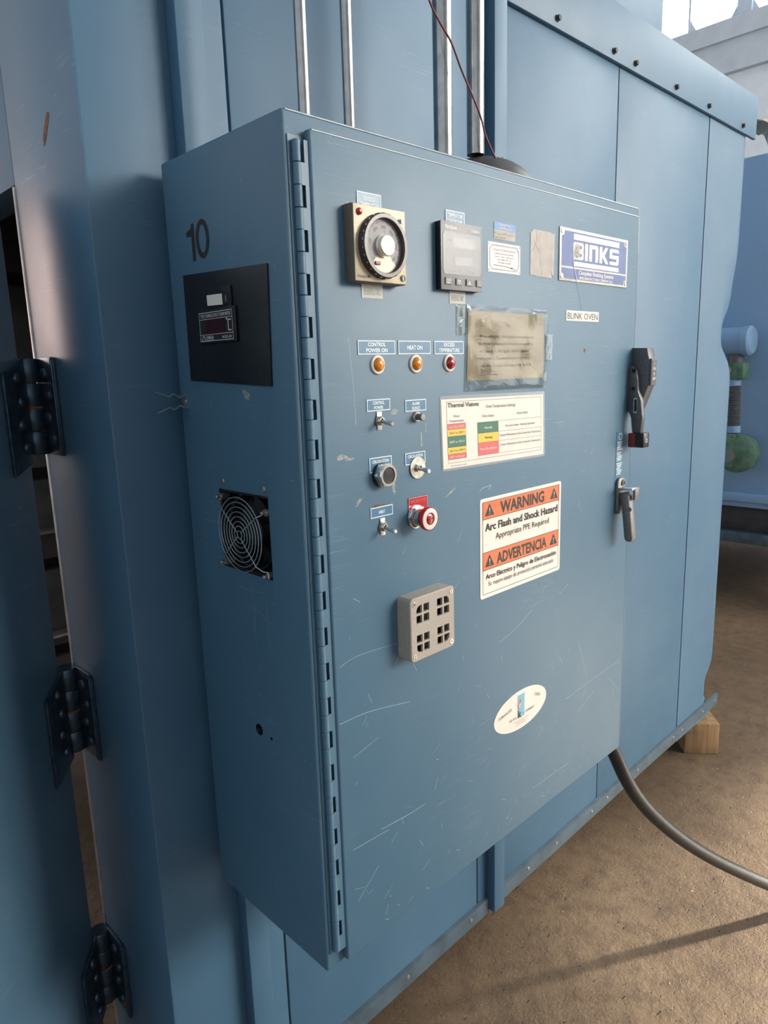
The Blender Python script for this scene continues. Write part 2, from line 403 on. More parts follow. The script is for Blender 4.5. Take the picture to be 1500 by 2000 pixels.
# far wall with its row of clerestory windows (x = 10)
XW = 10.0; SILL = 5.97; HEAD = 8.1
b = B(); b.box(XW, XW+0.3, -5.0, 11, 0, SILL-0.62, 'wall_grey'); b.box(XW, XW+0.3, -11, -8.6, 0, SILL-0.62, 'wall_grey'); b.box(XW, XW+0.3, -8.6, -5.0, 4.4, SILL-0.62, 'wall_grey'); b.box(XW, XW+0.3, -11, 11, HEAD, HEAD+1.0, 'wall_grey')
wall = struct(b.build('wall_far', smooth=0))
b = B(); b.box(XW-0.10, XW+0.3, -11, 11, SILL-0.62, SILL-0.24, 'wall_band'); b.box(XW-0.16, XW+0.3, -11, 11, SILL-0.24, SILL, 'wall_band')
b.build('sill_band', wall, smooth=0)
# windows 1.27 m wide between 0.18 m piers, a thin mullion in each
yy = 2.982 - 7*1.45
num = 1
while yy < 9:
    ya, yb = yy, yy+1.27
    e = bpy.data.objects.new('window_%d' % num, None); COL.objects.link(e); e.location = (XW, (ya+yb)/2, SILL); ORIG[e.name] = Vector(e.location); struct(e)
    b = B(); b.box(XW-0.04, XW+0.1, yb, yb+0.18, SILL, HEAD, 'window_frame'); b.box(XW-0.02, XW+0.06, ya, yb, SILL, SILL+0.03, 'window_frame')
    b.box(XW-0.02, XW+0.06, ya+0.616, ya+0.642, SILL, HEAD, 'window_frame'); b.box(XW-0.02, XW+0.06, ya, yb, HEAD-0.05, HEAD, 'window_frame')
    for s_, yc in ((1, ya), (-1, yb), (-1, ya+0.616)):
        t = bmesh.new(); q = [t.verts.new(c) for c in ((XW-0.01, yc, SILL+0.03), (XW-0.01, yc+s_*0.10, SILL+0.03), (XW-0.01, yc, SILL+0.20))]
        t.faces.new(q); b.merge(t, 'window_frame')
    b.build('window_frame', e, smooth=0)
    for a_, c_ in ((ya, ya+0.616), (ya+0.642, yb)):
        b = B(); b.box(XW+0.04, XW+0.05, a_, c_, SILL+0.03, HEAD-0.05, 'sky_glass'); b.build('pane', e, smooth=0)
    yy += 1.45; num += 1
b = B(); b.box(-8, XW, 11, 11.3, 0, 9, 'wall_grey'); wb = struct(b.build('wall_back', smooth=0))
# bright doorway of the hall's back wall (left, seen only as a sheen on the door jamb)
e = bpy.data.objects.new('window_%d' % num, None); COL.objects.link(e); e.location = (-3.4, 11, 1.6); ORIG[e.name] = Vector(e.location); struct(e)
b = B(); b.box(-6.0, -0.9, 10.9, 11.0, 1.6, 1.7, 'window_frame'); b.box(-6.0, -0.9, 10.9, 11.0, 4.2, 4.3, 'window_frame')
b.box(-6.0, -5.9, 10.9, 11.0, 1.6, 4.3, 'window_frame'); b.box(-1.0, -0.9, 10.9, 11.0, 1.6, 4.3, 'window_frame'); b.build('window_frame', e, smooth=0)
b = B(); b.box(-5.9, -1.0, 10.95, 10.97, 1.7, 4.2, 'warm_glass'); b.build('pane', e, smooth=0)

b = B(); b.box(-8, XW+0.3, -9.3, 11.3, 9.1, 9.4, 'wall_band'); struct(b.build('ceiling', smooth=0))
# unseen glowing door added to the far wall for low light, right of the picture
e = bpy.data.objects.new('fill_door_1', None); COL.objects.link(e); e.location = (XW, -6.8, 0); ORIG[e.name] = Vector(e.location); struct(e)
b = B(); b.box(XW-0.06, XW+0.1, -8.6, -8.45, 0, 4.4, 'window_frame'); b.box(XW-0.06, XW+0.1, -5.15, -5.0, 0, 4.4, 'window_frame'); b.box(XW-0.06, XW+0.1, -8.45, -5.15, 4.25, 4.4, 'window_frame')
for k in range(5): b.box(XW-0.03, XW+0.08, -8.45, -5.15, k*0.85, k*0.85+0.10, 'window_frame')
b.build('fill_door_frame', e, smooth=0)
for k in range(5): b = B(); b.box(XW+0.03, XW+0.05, -8.45, -5.15, k*0.85+0.10, k*0.85+0.85, 'fill_door_glow'); b.build('pane', e, smooth=0)
# the hall's long front wall with unseen glowing windows added to light the cabinet door (behind the photographer's right shoulder)
YW = -9.0; num += 1
b = B(); b.box(3.7, XW, YW-0.3, YW, 0, 3.2, 'wall_grey'); b.box(3.7, XW, YW-0.3, YW, 6.4, 9, 'wall_grey'); b.box(3.7, 4.0, YW-0.3, YW, 3.2, 6.4, 'wall_grey'); b.box(-4.5, 3.7, YW-0.3, YW, 0, 9, 'wall_grey'); struct(b.build('wall_front', smooth=0))
for k in range(4):
    xa = 4.0+k*1.5; xb = xa+1.5
    e = bpy.data.objects.new('window_%d' % num, None); COL.objects.link(e); e.location = (xa+0.75, YW, 3.2); ORIG[e.name] = Vector(e.location); struct(e)
    b = B(); b.box(xa, xa+0.12, YW-0.1, YW+0.04, 3.2, 6.4, 'window_frame'); b.box(xa+0.12, xb, YW-0.1, YW+0.04, 3.2, 3.3, 'window_frame'); b.box(xa+0.12, xb, YW-0.1, YW+0.04, 6.3, 6.4, 'window_frame'); b.build('window_frame', e, smooth=0)
    b = B(); b.box(xa+0.12, xb, YW-0.06, YW-0.04, 3.3, 6.3, 'side_fill_glow'); b.build('pane', e, smooth=0); num += 1

# ================================================================== the oven
oven = thing('industrial_oven', (1.18, 0.03, 0.0), 'large blue sheet-metal oven housing that the grey-blue control cabinet hangs on', 'oven')
ZT = 1.712
panels = [(-0.103, 0.149, 2.4), (0.149, 0.789, 2.4), (0.789, 0.852, 2.4), (0.852, 1.439, 1.85), (1.439, 2.068, 1.85)]
for a_, c_, zt in panels:
    b = B(OVENF); b.box(a_+0.0015, c_-0.0025, -0.60, zt, -0.08, 0.0, 'oven_blue', 0.0025, 2); b.build('side_panel', oven)
# last panel: rolled corner, with the dent half-way up and the crumpled foot
b = B(); t = bmesh.new(); nx, nz = 26, 90; grid = []
for j in range(nz+1):
    z = -0.60 + (1.85+0.60)*j/nz; row = []
    for i in range(nx+1):
        s = i/nx; x = 2.0705 + 0.3935*s; y = 0.0
        y = 0.95*max(0.0, x-2.405) + 0.006*max(0.0, (x-2.395)/0.02 if x < 2.415 else 1.0)
        d1 = math.exp(-((z-1.00)/0.085)**2) * max(0.0, (x-2.27)/0.19)**1.3
        d2 = math.exp(-((z-1.16)/0.10)**2) * max(0.0, (x-2.30)/0.16)
        d3 = math.exp(-((z+0.47)/0.07)**2) * max(0.0, (x-2.33)/0.13)
        x2 = x - 0.055*d1*s - 0.02*d2 - 0.055*d3; y2 = y + 0.075*d1 + 0.015*d2 + 0.05*d3
        row.append(t.verts.new((x2, 0.03+y2, ZF+z)))
    grid.append(row)
for j in range(nz):
    for i in range(nx): t.faces.new((grid[j][i], grid[j][i+1], grid[j+1][i+1], grid[j+1][i]))
ret = bmesh.ops.extrude_face_region(t, geom=t.faces[:])
for q in ret['geom']:
    if isinstance(q, bmesh.types.BMVert): q.co.y += 0.06; q.co.x = min(q.co.x, 2.40)
bmesh.ops.recalc_face_normals(t, faces=t.faces); b.merge(t, 'oven_blue'); b.build('side_panel', oven, smooth=60, label='end panel with a rolled, dented corner')
for a_, c_, zb, nm in ((0.046, 0.093, -0.60, 'left'), (0.829, 0.875, -0.597, 'right')):
    b = B(OVENF); b.box(a_, c_, zb, 2.4, 0.0005, 0.029, 'oven_blue', 0.002); b.build('mounting_post', oven, label='proud vertical mounting post')
# skirt angle with rivets (oven stands slightly out of level)
def skz(x): return -0.622 + 0.019*(x+0.1)
def skirt(x0, x1):
    b = B(OVENF); t = bmesh.new(); vs = []
    for x in (x0, x1):
        z = skz(x)
        vs.append([t.verts.new(c) for c in ((x, z, 0.010), (x, z+0.045, 0.010), (x, z+0.048, 0.0005), (x, z, 0.0005))])
    for k in range(4): t.faces.new((vs[0][k], vs[0][(k+1) % 4], vs[1][(k+1) % 4], vs[1][k]))
    t.faces.new(vs[0]); t.faces.new(vs[1]); bmesh.ops.recalc_face_normals(t, faces=t.faces)
    b.merge(t, 'skirt_metal'); return b.build('skirt', oven, smooth=0)
sk = skirt(0.0935, 0.8285); skirt(0.8755, 2.463)
b = B(OVENF); b.lathe((0.497, skz(0.497)+0.026), [(0.0055, 0.010), (0.0045, 0.0125), (0, 0.0135)], 'zinc', 10); rv = b.build('rivet', oven, origin=P(OVENF, 0.497, skz(0.497)+0.026, 0.01))
for x in (0.25, 0.747, 1.02, 1.174, 1.39, 1.493, 1.718, 2.019, 2.098, 2.30, 2.43):
    dup(rv, (x-0.497, 0, skz(x)-skz(0.497)))
# top rail with bolts, roof, plenum
b = B(OVENF); b.box(0.8755, 2.467, ZT, 1.856, 0.0005, 0.012, 'oven_blue', 0.002); b.build('top_rail', oven)
b = B(OVENF); b.disc((1.102, 1.733), 0.0085, 0.012, 0.0145, 'dark_beam', 14); b.disc((1.102, 1.733), 0.0065, 0.0145, 0.021, 'dark_beam', ngon=6)
bt = b.build('bolt', oven, origin=P(OVENF, 1.102, 1.733, 0.012))
for x in (1.382, 1.505, 1.772, 2.023, 2.33): dup(bt, (x-1.102, 0, 0))
b = B(); b.box(-0.10, 2.46, 0.11, 2.2, ZF+1.84, ZF+1.852, 'oven_blue'); b.build('roof', oven, smooth=0)
b = B(); b.box(2.40, 2.455, 0.12, 2.2, ZF-0.60, ZF+1.84, 'oven_blue'); b.box(-0.05, 2.40, 2.14, 2.2, ZF-0.60, ZF+1.84, 'oven_inside'); b.build('rear_wall', oven, smooth=0)
b = B(); b.box(0.9, 2.213, 0.28, 1.6, ZF+1.853, ZF+2.6, 'oven_blue', 0.003); b.build('plenum_box', oven)
b = B(); b.box(2.45, 2.475, 0.06, 0.11, ZF+1.72, ZF+1.86, 'insulation', 0.010); b.build('torn_insulation', oven)
# inner liner with its ledges, seen through the hinge gap
b = B()
for k, z in enumerate((-0.58, -0.20, 0.18, 0.56, 0.94, 1.32)):
    b.box(-0.02, 2.3, 1.98, 2.02, ZF+z, ZF+z+0.33, 'oven_inside', 0.004)
for z in (-0.14, 0.30, 0.75): b.box(-0.02, 2.3, 1.90, 1.96, ZF+z, ZF+z+0.012, 'bare_metal')
b.build('inner_liner', oven)
# end wall: jamb, head, bare metal edge
b = B(JAMBF); b.box(-0.32, -0.0305, -0.60, 2.4, -0.07, 0.0, 'door_frame_blue', 0.003); b.build('door_jamb', oven)
b = B(JAMBF); b.box(-1.9, -0.3215, 1.236, 2.4, -0.07, -0.0005, 'door_frame_blue', 0.002); b.build('door_head', oven)
b = B(JAMBF); b.box(-0.329, -0.3205, -0.60, 1.234, -0.05, 0.002, 'bare_metal', 0.002); b.build('edge_strip', oven)
b = B(JAMBF); b.box(-2.2, -1.9, -0.60, 2.4, -0.07, 0.0, 'door_frame_blue', 0.003); b.build('door_jamb', oven)
# rust scar high on the jamb
b = B(JAMBF)
b.poly([(-0.168, 1.262), (-0.160, 1.268), (-0.140, 1.292), (-0.134, 1.302), (-0.142, 1.306), (-0.158, 1.290), (-0.170, 1.274)], 0.0004, 0.0004, 'rust'); b.build('rust_scar', oven, smooth=0)
# the oven door, swung open towards the camera
UD = Vector((-0.69, -0.724, 0)).normalized(); ND = Vector((0.724, -0.69, 0)).normalized()
OD = frame((-0.128, 0.310, ZF), -UD, (0, 0, 1), ND)            # u towards the hinge, w out of the outer face
b = B(OD); b.box(-0.95, -0.017, -0.57, 1.215, -0.09, 0.0, 'door_frame_blue', 0.004); b.build('oven_door', oven, label='thick blue oven door, swung open')
for hi, (zt, zb) in enumerate(((0.945, 0.775), (0.362, 0.190), (-0.225, -0.395))):
    hg = part('hinge', oven, (-0.122, 0.312, ZF+zb), 'riveted four-knuckle steel hinge')
    hl = (zt-zb)/4
    for k in range(4):
        b = B(); b.lathe((-0.122, 0.312), [(0, 0), (0.0185, 0), (0.0198, 0.002), (0.0198, hl-0.003), (0.0185, hl-0.001), (0, hl-0.001)], 'hinge_steel', 20,
                         fr=Matrix.Translation((0, 0, ZF+zb+k*hl)))
        b.build('knuckle', hg)
    b = B(); b.lathe((-0.122, 0.312), [(0, 0), (0.0206, 0), (0.0206, 0.004), (0, 0.004)], 'rust', 20, fr=Matrix.Translation((0, 0, ZF+zb+2*hl-0.003))); b.build('washer', hg)
    b = B(JAMBF); b.poly([(-0.305, zb), (-0.228, zb), (-0.228, zt-0.004), (-0.238, zt), (-0.305, zt)], 0.001, 0.006, 'hinge_steel', 0.001)
    b.box(-0.236, -0.226, zb+0.004, zt-0.002, 0.006, 0.010, 'hinge_steel', 0.002); b.build('hinge_leaf', hg)
    b = B(OD); b.poly([(-0.010, zb-0.01), (-0.088, zb-0.03), (-0.088, zt-0.028), (-0.010, zt)], 0.0005, 0.006, 'hinge_steel', 0.001); b.build('hinge_leaf', hg)
    for k in range(4):
        b = B(JAMBF); b.lathe((-0.272+0.012*(k % 2), zt-0.028-k*0.038), [(0.010, 0.006), (0.009, 0.010), (0.006, 0.0125), (0, 0.0135)], 'hinge_steel', 14); b.build('hinge_bolt', hg)
        b = B(OD); b.lathe((-0.045+0.008*(k % 2), zt-0.035-k*0.040), [(0.010, 0.006), (0.009, 0.010), (0.006, 0.0125), (0, 0.0135)], 'hinge_steel', 14); b.build('hinge_bolt', hg)

# ================================================================== the control cabinet
W, D, H = 0.918, 0.304, 1.219
cab = thing('control_cabinet', (W/2, -D/2, ZF), 'blue steel electrical control cabinet with switches, dials and warning sign on its door', 'control cabinet')
# body with the fan opening and knockouts cut into its left side
b = B(); b.box(0, W, -D, -0.0005, ZF, ZF+H, 'cabinet_blue', 0.004, 3)
body = b.build('body', cab)
c = B(SIDEF); c.box(0.097, 0.226, 0.612, 0.735, -0.055, 0.02, 'dark_cavity'); c.disc((0.162, 0.355), 0.0095, -0.03, 0.02, 'dark_cavity', 20); c.disc((0.194, 0.351), 0.003, -0.02, 0.02, 'dark_cavity', 12)
cut = c.build('cutter', cab)
body.data.materials.append(MATS['dark_cavity'])
md = body.modifiers.new('holes', 'BOOLEAN'); md.operation = 'DIFFERENCE'; md.object = cut; md.solver = 'EXACT'
bpy.context.view_layer.update()
dg = bpy.context.evaluated_depsgraph_get()
me2 = bpy.data.meshes.new_from_object(body.evaluated_get(dg)); body.modifiers.clear(); body.data = me2
bpy.data.objects.remove(cut, do_unlink=True)
me2.shade_smooth(); me2.set_sharp_from_angle(angle=R(35))
# door
DX0, DX1, DZ0, DZ1 = 0.031, W-0.0235, 0.0084, H-0.0207
b = B(DOORF); b.box(DX0, DX1, DZ0, DZ1, -0.0122, 0.0, 'cabinet_blue', 0.0035, 3); b.build('door', cab)
plain('highlight_gloss', (0.16, 0.22, 0.27, 1), 0.12, 0.0, 0.1, 0.0, 60, spec=0.9)  # paler, shinier beads added along the edges to draw their highlight lines
b = B(); b.tube([(0.006, -D+0.0012, ZF+H-0.0012), (W-0.006, -D+0.0012, ZF+H-0.0012)], 0.0016, 'highlight_gloss', 12); b.build('highlight_bead', cab)
b = B(); b.tube([(DX0+0.004, YD+0.0012, ZF+DZ1-0.0012), (DX1-0.004, YD+0.0012, ZF+DZ1-0.0012)], 0.0016, 'highlight_gloss', 12); b.build('highlight_bead', cab)
b = B(); b.tube([(DX1-0.0012, YD+0.0012, ZF+DZ0+0.004), (DX1-0.0012, YD+0.0012, ZF+DZ1-0.004)], 0.0016, 'highlight_gloss', 12); b.build('highlight_bead', cab)
b = B(); b.tube([(W-0.0012, -D+0.0012, ZF+0.004), (W-0.0012, -D+0.0012, ZF+H-0.004)], 0.0016, 'highlight_gloss', 12); b.build('highlight_bead', cab)
# piano hinge: door leaf with notches at the cabinet-side knuckles
hg = part('piano_hinge', cab, (0.016, -D-0.006, ZF), 'full-height piano hinge')
zs = []; z = 1.184
while z > 0.04: zs.append(z); z -= 0.0523
b = B()
for k, z in enumerate(zs):
    lo = zs[k+1] if k+1 < len(zs) else z-0.0523
    b.box(0.0155, 0.0305, -D-0.0100, -D-0.0086, ZF+max(lo, 0.03), ZF+z-0.0262, 'cabinet_blue')
    b.box(0.0245, 0.0305, -D-0.0100, -D-0.0086, ZF+z-0.0262, ZF+z, 'cabinet_blue')
b.build('door_leaf', hg)
b = B(); b.box(0.006, 0.030, -D-0.0020, -D-0.0004, ZF+0.03, ZF+1.19, 'cabinet_blue'); b.build('cabinet_leaf', hg)
kz = ZF+1.184
b = B(); b.lathe((0.0155, -D-0.0058), [(0, -0.0256), (0.0048, -0.0256), (0.0054, -0.025), (0.0054, -0.0008), (0.0048, -0.0002), (0, -0.0002)], 'cabinet_blue', 14, fr=Matrix.Translation((0, 0, kz)))
k0 = b.build('knuckle', hg, origin=(0.0155, -D-0.0058, kz))
for k, z in enumerate(zs):
    for j in (0, 1):
        if k == 0 and j == 0: continue
        zz = z - j*0.0262
        if zz - 0.026 < 0.02: continue
        dup(k0, (0, 0, zz-1.184))

def legend(name, u0, u1, v0, v1, lines, hts, widths, parent=cab, m='legend_blue', label=None, bw=0.0013):
    b = B(DOORF); b.box(u0, u1, v0, v1, 0.0001, 0.0007, m); b.outline(u0, u1, v0, v1, bw, 0.0010, 'legend_white')
    cu = (u0+u1)/2
    for (s, vv), h, wd in zip(lines, hts, widths): b.text(s, cu, vv, h, 0.0010, 'legend_white', width=wd, bold=0.026)
    return b.build(name, parent, smooth=0, label=label)

# ---- round dial temperature controller
hx, hz, s = 0.0808, 1.1168, 0.0969
dc = part('dial_controller', cab, P(DOORF, hx+s/2, hz-s), 'beige square temperature controller with a round clear dial')
cx, cz = hx+s/2, hz-s/2-0.002
b = B(DOORF); b.box(hx, hx+s, hz-s, hz, 0.0003, 0.0175, 'dial_housing', 0.0015); b.build('housing', dc)
b = B(DOORF); b.box(hx+0.001, hx+s-0.001, hz-s+0.001, hz-0.001, 0.0176, 0.0195, 'dial_beige', 0.0006)
b.text('Honeywell', hx+0.0045, hz-s+0.0072, 0.0042, 0.0197, 'print_black', width=0.022, align='L', bold=0.015)
b.build('face_plate', dc)
b = B(DOORF); b.lathe((cx, cz), [(0.0345, 0.0196), (0.0412, 0.0196), (0.0412, 0.0285), (0.0398, 0.0305), (0.0352, 0.0305), (0.0345, 0.0295), (0.0345, 0.0196)], 'dial_ring', 64)
for k in range(26):
    a = 2*math.pi*k/26; b.box(-0.0012, 0.0012, 0.0408, 0.0418, 0.0205, 0.0285, 'dial_ring', fr=DOORF @ Matrix.Translation((cx, cz, 0)) @ Matrix.Rotation(a, 4, 'Z'))
b.build('dial_ring', dc)
b = B(DOORF); b.disc((cx, cz), 0.0344, 0.0197, 0.0235, 'dial_silver', 56)
bp_ = [(cx, cz)] + [(cx+0.0335*math.cos(R(a)), cz+0.0335*math.sin(R(a))) for a in range(228, 317, 4)]
b.poly(bp_, 0.0237, 0.0237, 'dial_beige')
for k in range(71):
    a = R(222 - k*264/70); L = 0.0052 if k % 5 == 0 else 0.0036; wd = 0.00065 if k % 5 == 0 else 0.00042
    m_ = 'dial_ring' if k > 38 else 'print_grey'
    if k > 38: wd *= 1.7
    b.line([(cx+0.0335*math.cos(a), cz+0.0335*math.sin(a)), (cx+(0.0335-L)*math.cos(a), cz+(0.0335-L)*math.sin(a))], wd, 0.0238, m_)
for q, k in (('0', 0), ('100', 14), ('200', 26), ('300', 36), ('400', 46), ('500', 58), ('700', 69)):
    a = R(222 - k*264/70); b.text(q, cx+0.0245*math.cos(a), cz+0.0245*math.sin(a), 0.0042, 0.0238, 'print_grey', rot=a-math.pi/2)
b.text('°C', cx+0.003, cz+0.0185, 0.0034, 0.0238, 'print_grey')
b.build('dial', dc, smooth=30)
b = B(DOORF); b.lathe((cx, cz), [(0.0150, 0.0237), (0.0148, 0.0265), (0.0132, 0.0275), (0.0130, 0.0325), (0.0122, 0.0335), (0, 0.0350)], 'spun_aluminium', 40); b.build('knob', dc)
b = B(DOORF); b.box(cx-0.016, cx-0.007, cz-0.0245, cz-0.0195, 0.0239, 0.0255, 'pointer_red', 0.0005); b.line([(cx-0.018, cz-0.025), (cx-0.022, cz-0.0205)], 0.003, 0.0239, 'print_grey'); b.build('pointer', dc)
b = B(DOORF); b.lathe((hx+0.0105, hz-0.0105), [(0.0046, 0.0196), (0.0044, 0.0215), (0.003, 0.0228), (0, 0.0233)], 'red_lens', 20); b.build('indicator_lamp', dc, label='small dark red indicator lamp')
b = B(DOORF); b.disc((hx+s-0.008, hz-s+0.0085), 0.0042, 0.0196, 0.0208, 'print_black', 20); b.line([(hx+s-0.008, hz-s+0.0055), (hx+s-0.008, hz-s+0.0115)], 0.0012, 0.0209, 'dial_beige'); b.build('screw', dc)
b = B(DOORF); b.poly([(cx+0.027, cz+0.036), (cx+0.033, cz+0.0315), (cx+0.028, cz+0.0305)], 0.0197, 0.032, 'print_white'); b.build('index_mark', dc)
legend('legend_plate', 0.106, 0.1505, 1.1135, 1.137, [('EXCESS', 1.1295), ('TEMPERATURE', 1.1215)], (0.0050, 0.0050), (0.020, 0.034), label='blue legend plate reading EXCESS TEMPERATURE above the dial')
def white_tag(u0, u1, v0, v1, txt, lab):
    b = B(DOORF); b.box(u0, u1, v0, v1, 0.0001, 0.0007, 'tape_white'); b.text(txt, (u0+u1)/2, (v0+v1)/2-0.0005, (v1-v0)*0.5, 0.0009, 'print_faint', width=(u1-u0)*0.82, bold=0.005); return b.build('legend_plate', cab, smooth=0, label=lab)
white_tag(0.109, 0.1485, 1.002, 1.022, 'REFERENCE ONLY', 'white tape reading REFERENCE ONLY under the dial')

# ---- digital temperature controller
px, pz = 0.2594, 1.1171
dg_ = part('digital_controller', cab, P(DOORF, px+s/2, pz-s), 'grey digital temperature controller with two blank displays')
b = B(DOORF); b.box(px+0.0005, px+s-0.0005, pz-s+0.0005, pz-0.0005, 0.0003, 0.0105, 'black_plastic', 0.001); b.build('housing', dg_)
b = B(DOORF); b.box(px, px+s, pz-s, pz, 0.0106, 0.0121, 'ctrl_face', 0.0006)
b.text('Partlow', px+0.009, pz-0.0075, 0.0058, 0.0123, 'print_white', width=0.028, align='L', bold=0.02, shear=0.15); b.text('1400+', px+s-0.006, pz-0.0085, 0.0048, 0.0123, 'print_white', width=0.019, align='R', bold=0.02)
b.build('face_plate', dg_)
b = B(DOORF); b.poly(rrect(px+0.004, px+s-0.004, pz-0.0745, pz-0.0145, 0.006), 0.0121, 0.0127, 'ctrl_screen')
b.rect(px+0.025, px+0.077, pz-0.036, pz-0.0215, 0.0129, 'ctrl_display'); b.rect(px+0.031, px+0.072, pz-0.0605, pz-0.049, 0.0129, 'ctrl_display')
b.text('PV', px+0.020, pz-0.0275, 0.0032, 0.0129, 'print_white', bold=0.01); b.text('SP', px+0.026, pz-0.0535, 0.0032, 0.0129, 'print_white', bold=0.01)
for q, uu in (('MAN', 0.030), ('AT', 0.052), ('ALM', 0.072)): b.text(q, px+uu, pz-0.0685, 0.0032, 0.0129, 'print_white', bold=0.02)
b.build('screen', dg_, smooth=0)
for k in range(4):
    uu = px+0.0145+k*0.0245
    b = B(DOORF); b.box(uu-0.0068, uu+0.0068, pz-0.0895, pz-0.0795, 0.0122, 0.0140, 'ctrl_button', 0.0005)
    if k == 1: b.poly([(uu-0.0035, pz-0.0822), (uu+0.0035, pz-0.0822), (uu, pz-0.0875)], 0.0142, 0.0142, 'print_white').poly([(uu-0.002, pz-0.0830), (uu+0.002, pz-0.0830), (uu, pz-0.0860)], 0.0143, 0.0143, 'ctrl_button')
    elif k == 2: b.poly([(uu-0.0035, pz-0.0872), (uu+0.0035, pz-0.0872), (uu, pz-0.0820)], 0.0142, 0.0142, 'print_white').poly([(uu-0.002, pz-0.0864), (uu+0.002, pz-0.0864), (uu, pz-0.0836)], 0.0143, 0.0143, 'ctrl_button')
    elif k == 0: b.text('AUTO', uu, pz-0.0825, 0.0024, 0.0142, 'print_white', bold=0.03); b.text('MAN', uu, pz-0.0870, 0.0024, 0.0142, 'print_white', bold=0.03); b.line([(uu-0.005, pz-0.0847), (uu+0.005, pz-0.0847)], 0.0005, 0.0142, 'print_white')
    else: b.disc((uu, pz-0.0845), 0.0030, 0.0140, 0.0143, 'print_white', 20, rin=0.0022)
    b.build('button', dg_, smooth=0)
legend('legend_plate', 0.284, 0.328, 1.114, 1.136, [('TEMPERATURE', 1.1295), ('CONTROLLER', 1.1215)], (0.0046, 0.0046), (0.034, 0.032), label='blue legend plate reading TEMPERATURE CONTROLLER')
white_tag(0.291, 0.3285, 1.002, 1.0205, 'REFERENCE ONLY', 'white tape reading REFERENCE ONLY under the digital controller')

# ---- pilot lights and their legends
legend('legend_plate', 0.098, 0.170, 0.927, 0.946, [('CONTROL', 0.9408), ('POWER ON', 0.9328)], (0.0055, 0.0055), (0.034, 0.041), label='blue legend plate reading CONTROL POWER ON')
legend('legend_plate', 0.1765, 0.2455, 0.927, 0.946, [('HEAT ON', 0.9365)], (0.0060,), (0.032,), label='blue legend plate reading HEAT ON')
legend('legend_plate', 0.254, 0.323, 0.9265, 0.946, [('EXCESS', 0.9408), ('TEMPERATURE', 0.9325)], (0.0056, 0.0056), (0.025, 0.048), label='blue legend plate reading EXCESS TEMPERATURE above the red lamp')
for uu, m_, lab in ((0.134, 'amber_lens', 'amber pilot light under CONTROL POWER ON'), (0.212, 'amber_lens', 'amber pilot light under HEAT ON'), (0.288, 'red_lens', 'dark red pilot light under EXCESS TEMPERATURE')):
    pl = part('pilot_light', cab, P(DOORF, uu, 0.913), lab)
    b = B(DOORF); b.lathe((uu, 0.913), [(0.0098, 0.0003), (0.0132, 0.0003), (0.0132, 0.0022), (0.0120, 0.0034), (0.0100, 0.0034), (0.0098, 0.0003)], 'white_plastic', 40); b.build('bezel', pl)
    b = B(DOORF); b.lathe((uu, 0.913), [(0.0097, 0.0004), (0.0097, 0.0034), (0.0086, 0.0062), (0.0064, 0.0082), (0.0034, 0.0093), (0, 0.0096)], m_, 36); b.build('lens', pl)

# ---- toggles, push button, buzzer
def lever(b, u, v, L=0.024, drop=0.0035, r0=0.0026, r1=0.0037, m='chrome'):
    b.tube([(u, v, 0.004), (u, v-drop*0.5, 0.004+L*0.45), (u, v-drop*0.92, 0.004+L*0.92), (u, v-drop, 0.004+L)], [r0, r0*1.25, r1, r1*0.7], m, 14)
def toggle(u, v, lab):
    tg = part('toggle_switch', cab, P(DOORF, u, v), lab)
    b = B(DOORF); b.box(u-0.0048, u+0.0048, v-0.0128, v+0.0128, 0.0003, 0.0016, 'zinc', 0.0003); b.disc((u, v), 0.0080, 0.0016, 0.0024, 'zinc', 28); b.build('tab_plate', tg)
    b = B(DOORF); b.lathe((u, v), [(0.0034, 0.0024), (0.0068, 0.0024), (0.0068, 0.0042), (0.0060, 0.0050), (0.0048, 0.0075), (0.0036, 0.0075), (0.0034, 0.0024)], 'zinc', 28); b.build('nut', tg)
    b = B(DOORF); lever(b, u, v); b.build('lever', tg)
toggle(0.134, 0.835, 'toggle switch under the CONTROL POWER legend')
toggle(0.134, 0.681, 'lowest toggle switch, under the HEAT legend')
legend('legend_plate', 0.111, 0.1565, 0.849, 0.8655, [('CONTROL', 0.8605), ('POWER', 0.8537)], (0.0046, 0.0046), (0.023, 0.018), label='blue legend plate reading CONTROL POWER')
legend('legend_plate', 0.188, 0.233, 0.844, 0.861, [('ALARM', 0.8555), ('SILENCE', 0.8487)], (0.0046, 0.0046), (0.016, 0.017), label='blue legend plate reading ALARM SILENCE')
legend('legend_plate', 0.112, 0.1565, 0.762, 0.7835, [('CIRCULATION', 0.7775)], (0.0044,), (0.033,), label='blue legend plate reading CIRCULATION behind the buzzer')
legend('legend_plate', 0.185, 0.229, 0.765, 0.783, [('CIRCULATION', 0.7775)], (0.0044,), (0.033,), label='blue legend plate reading CIRCULATION behind the steel disc')
legend('legend_plate', 0.111, 0.156, 0.6962, 0.7115, [('HEAT', 0.7035)], (0.0046,), (0.012,), label='worn blue legend plate reading HEAT')
pb = part('push_button', cab, P(DOORF, 0.211, 0.8355), 'small steel push button under ALARM SILENCE')
b = B(DOORF); b.lathe((0.211, 0.8355), [(0.0055, 0.0003), (0.0082, 0.0003), (0.0082, 0.0020), (0.0068, 0.0042), (0.0055, 0.0042), (0.0055, 0.0003)], 'zinc', 28); b.build('nut', pb)
b = B(DOORF); b.lathe((0.211, 0.8355), [(0.0050, 0.0010), (0.0048, 0.0105), (0.0054, 0.0110), (0.0054, 0.0140), (0.0046, 0.0150), (0, 0.0152)], 'latch_cast', 24); b.build('plunger', pb)
bz = part('alarm_buzzer', cab, P(DOORF, 0.135, 0.757), 'round chrome-ringed black alarm buzzer')
bu, bv = 0.135, 0.7575
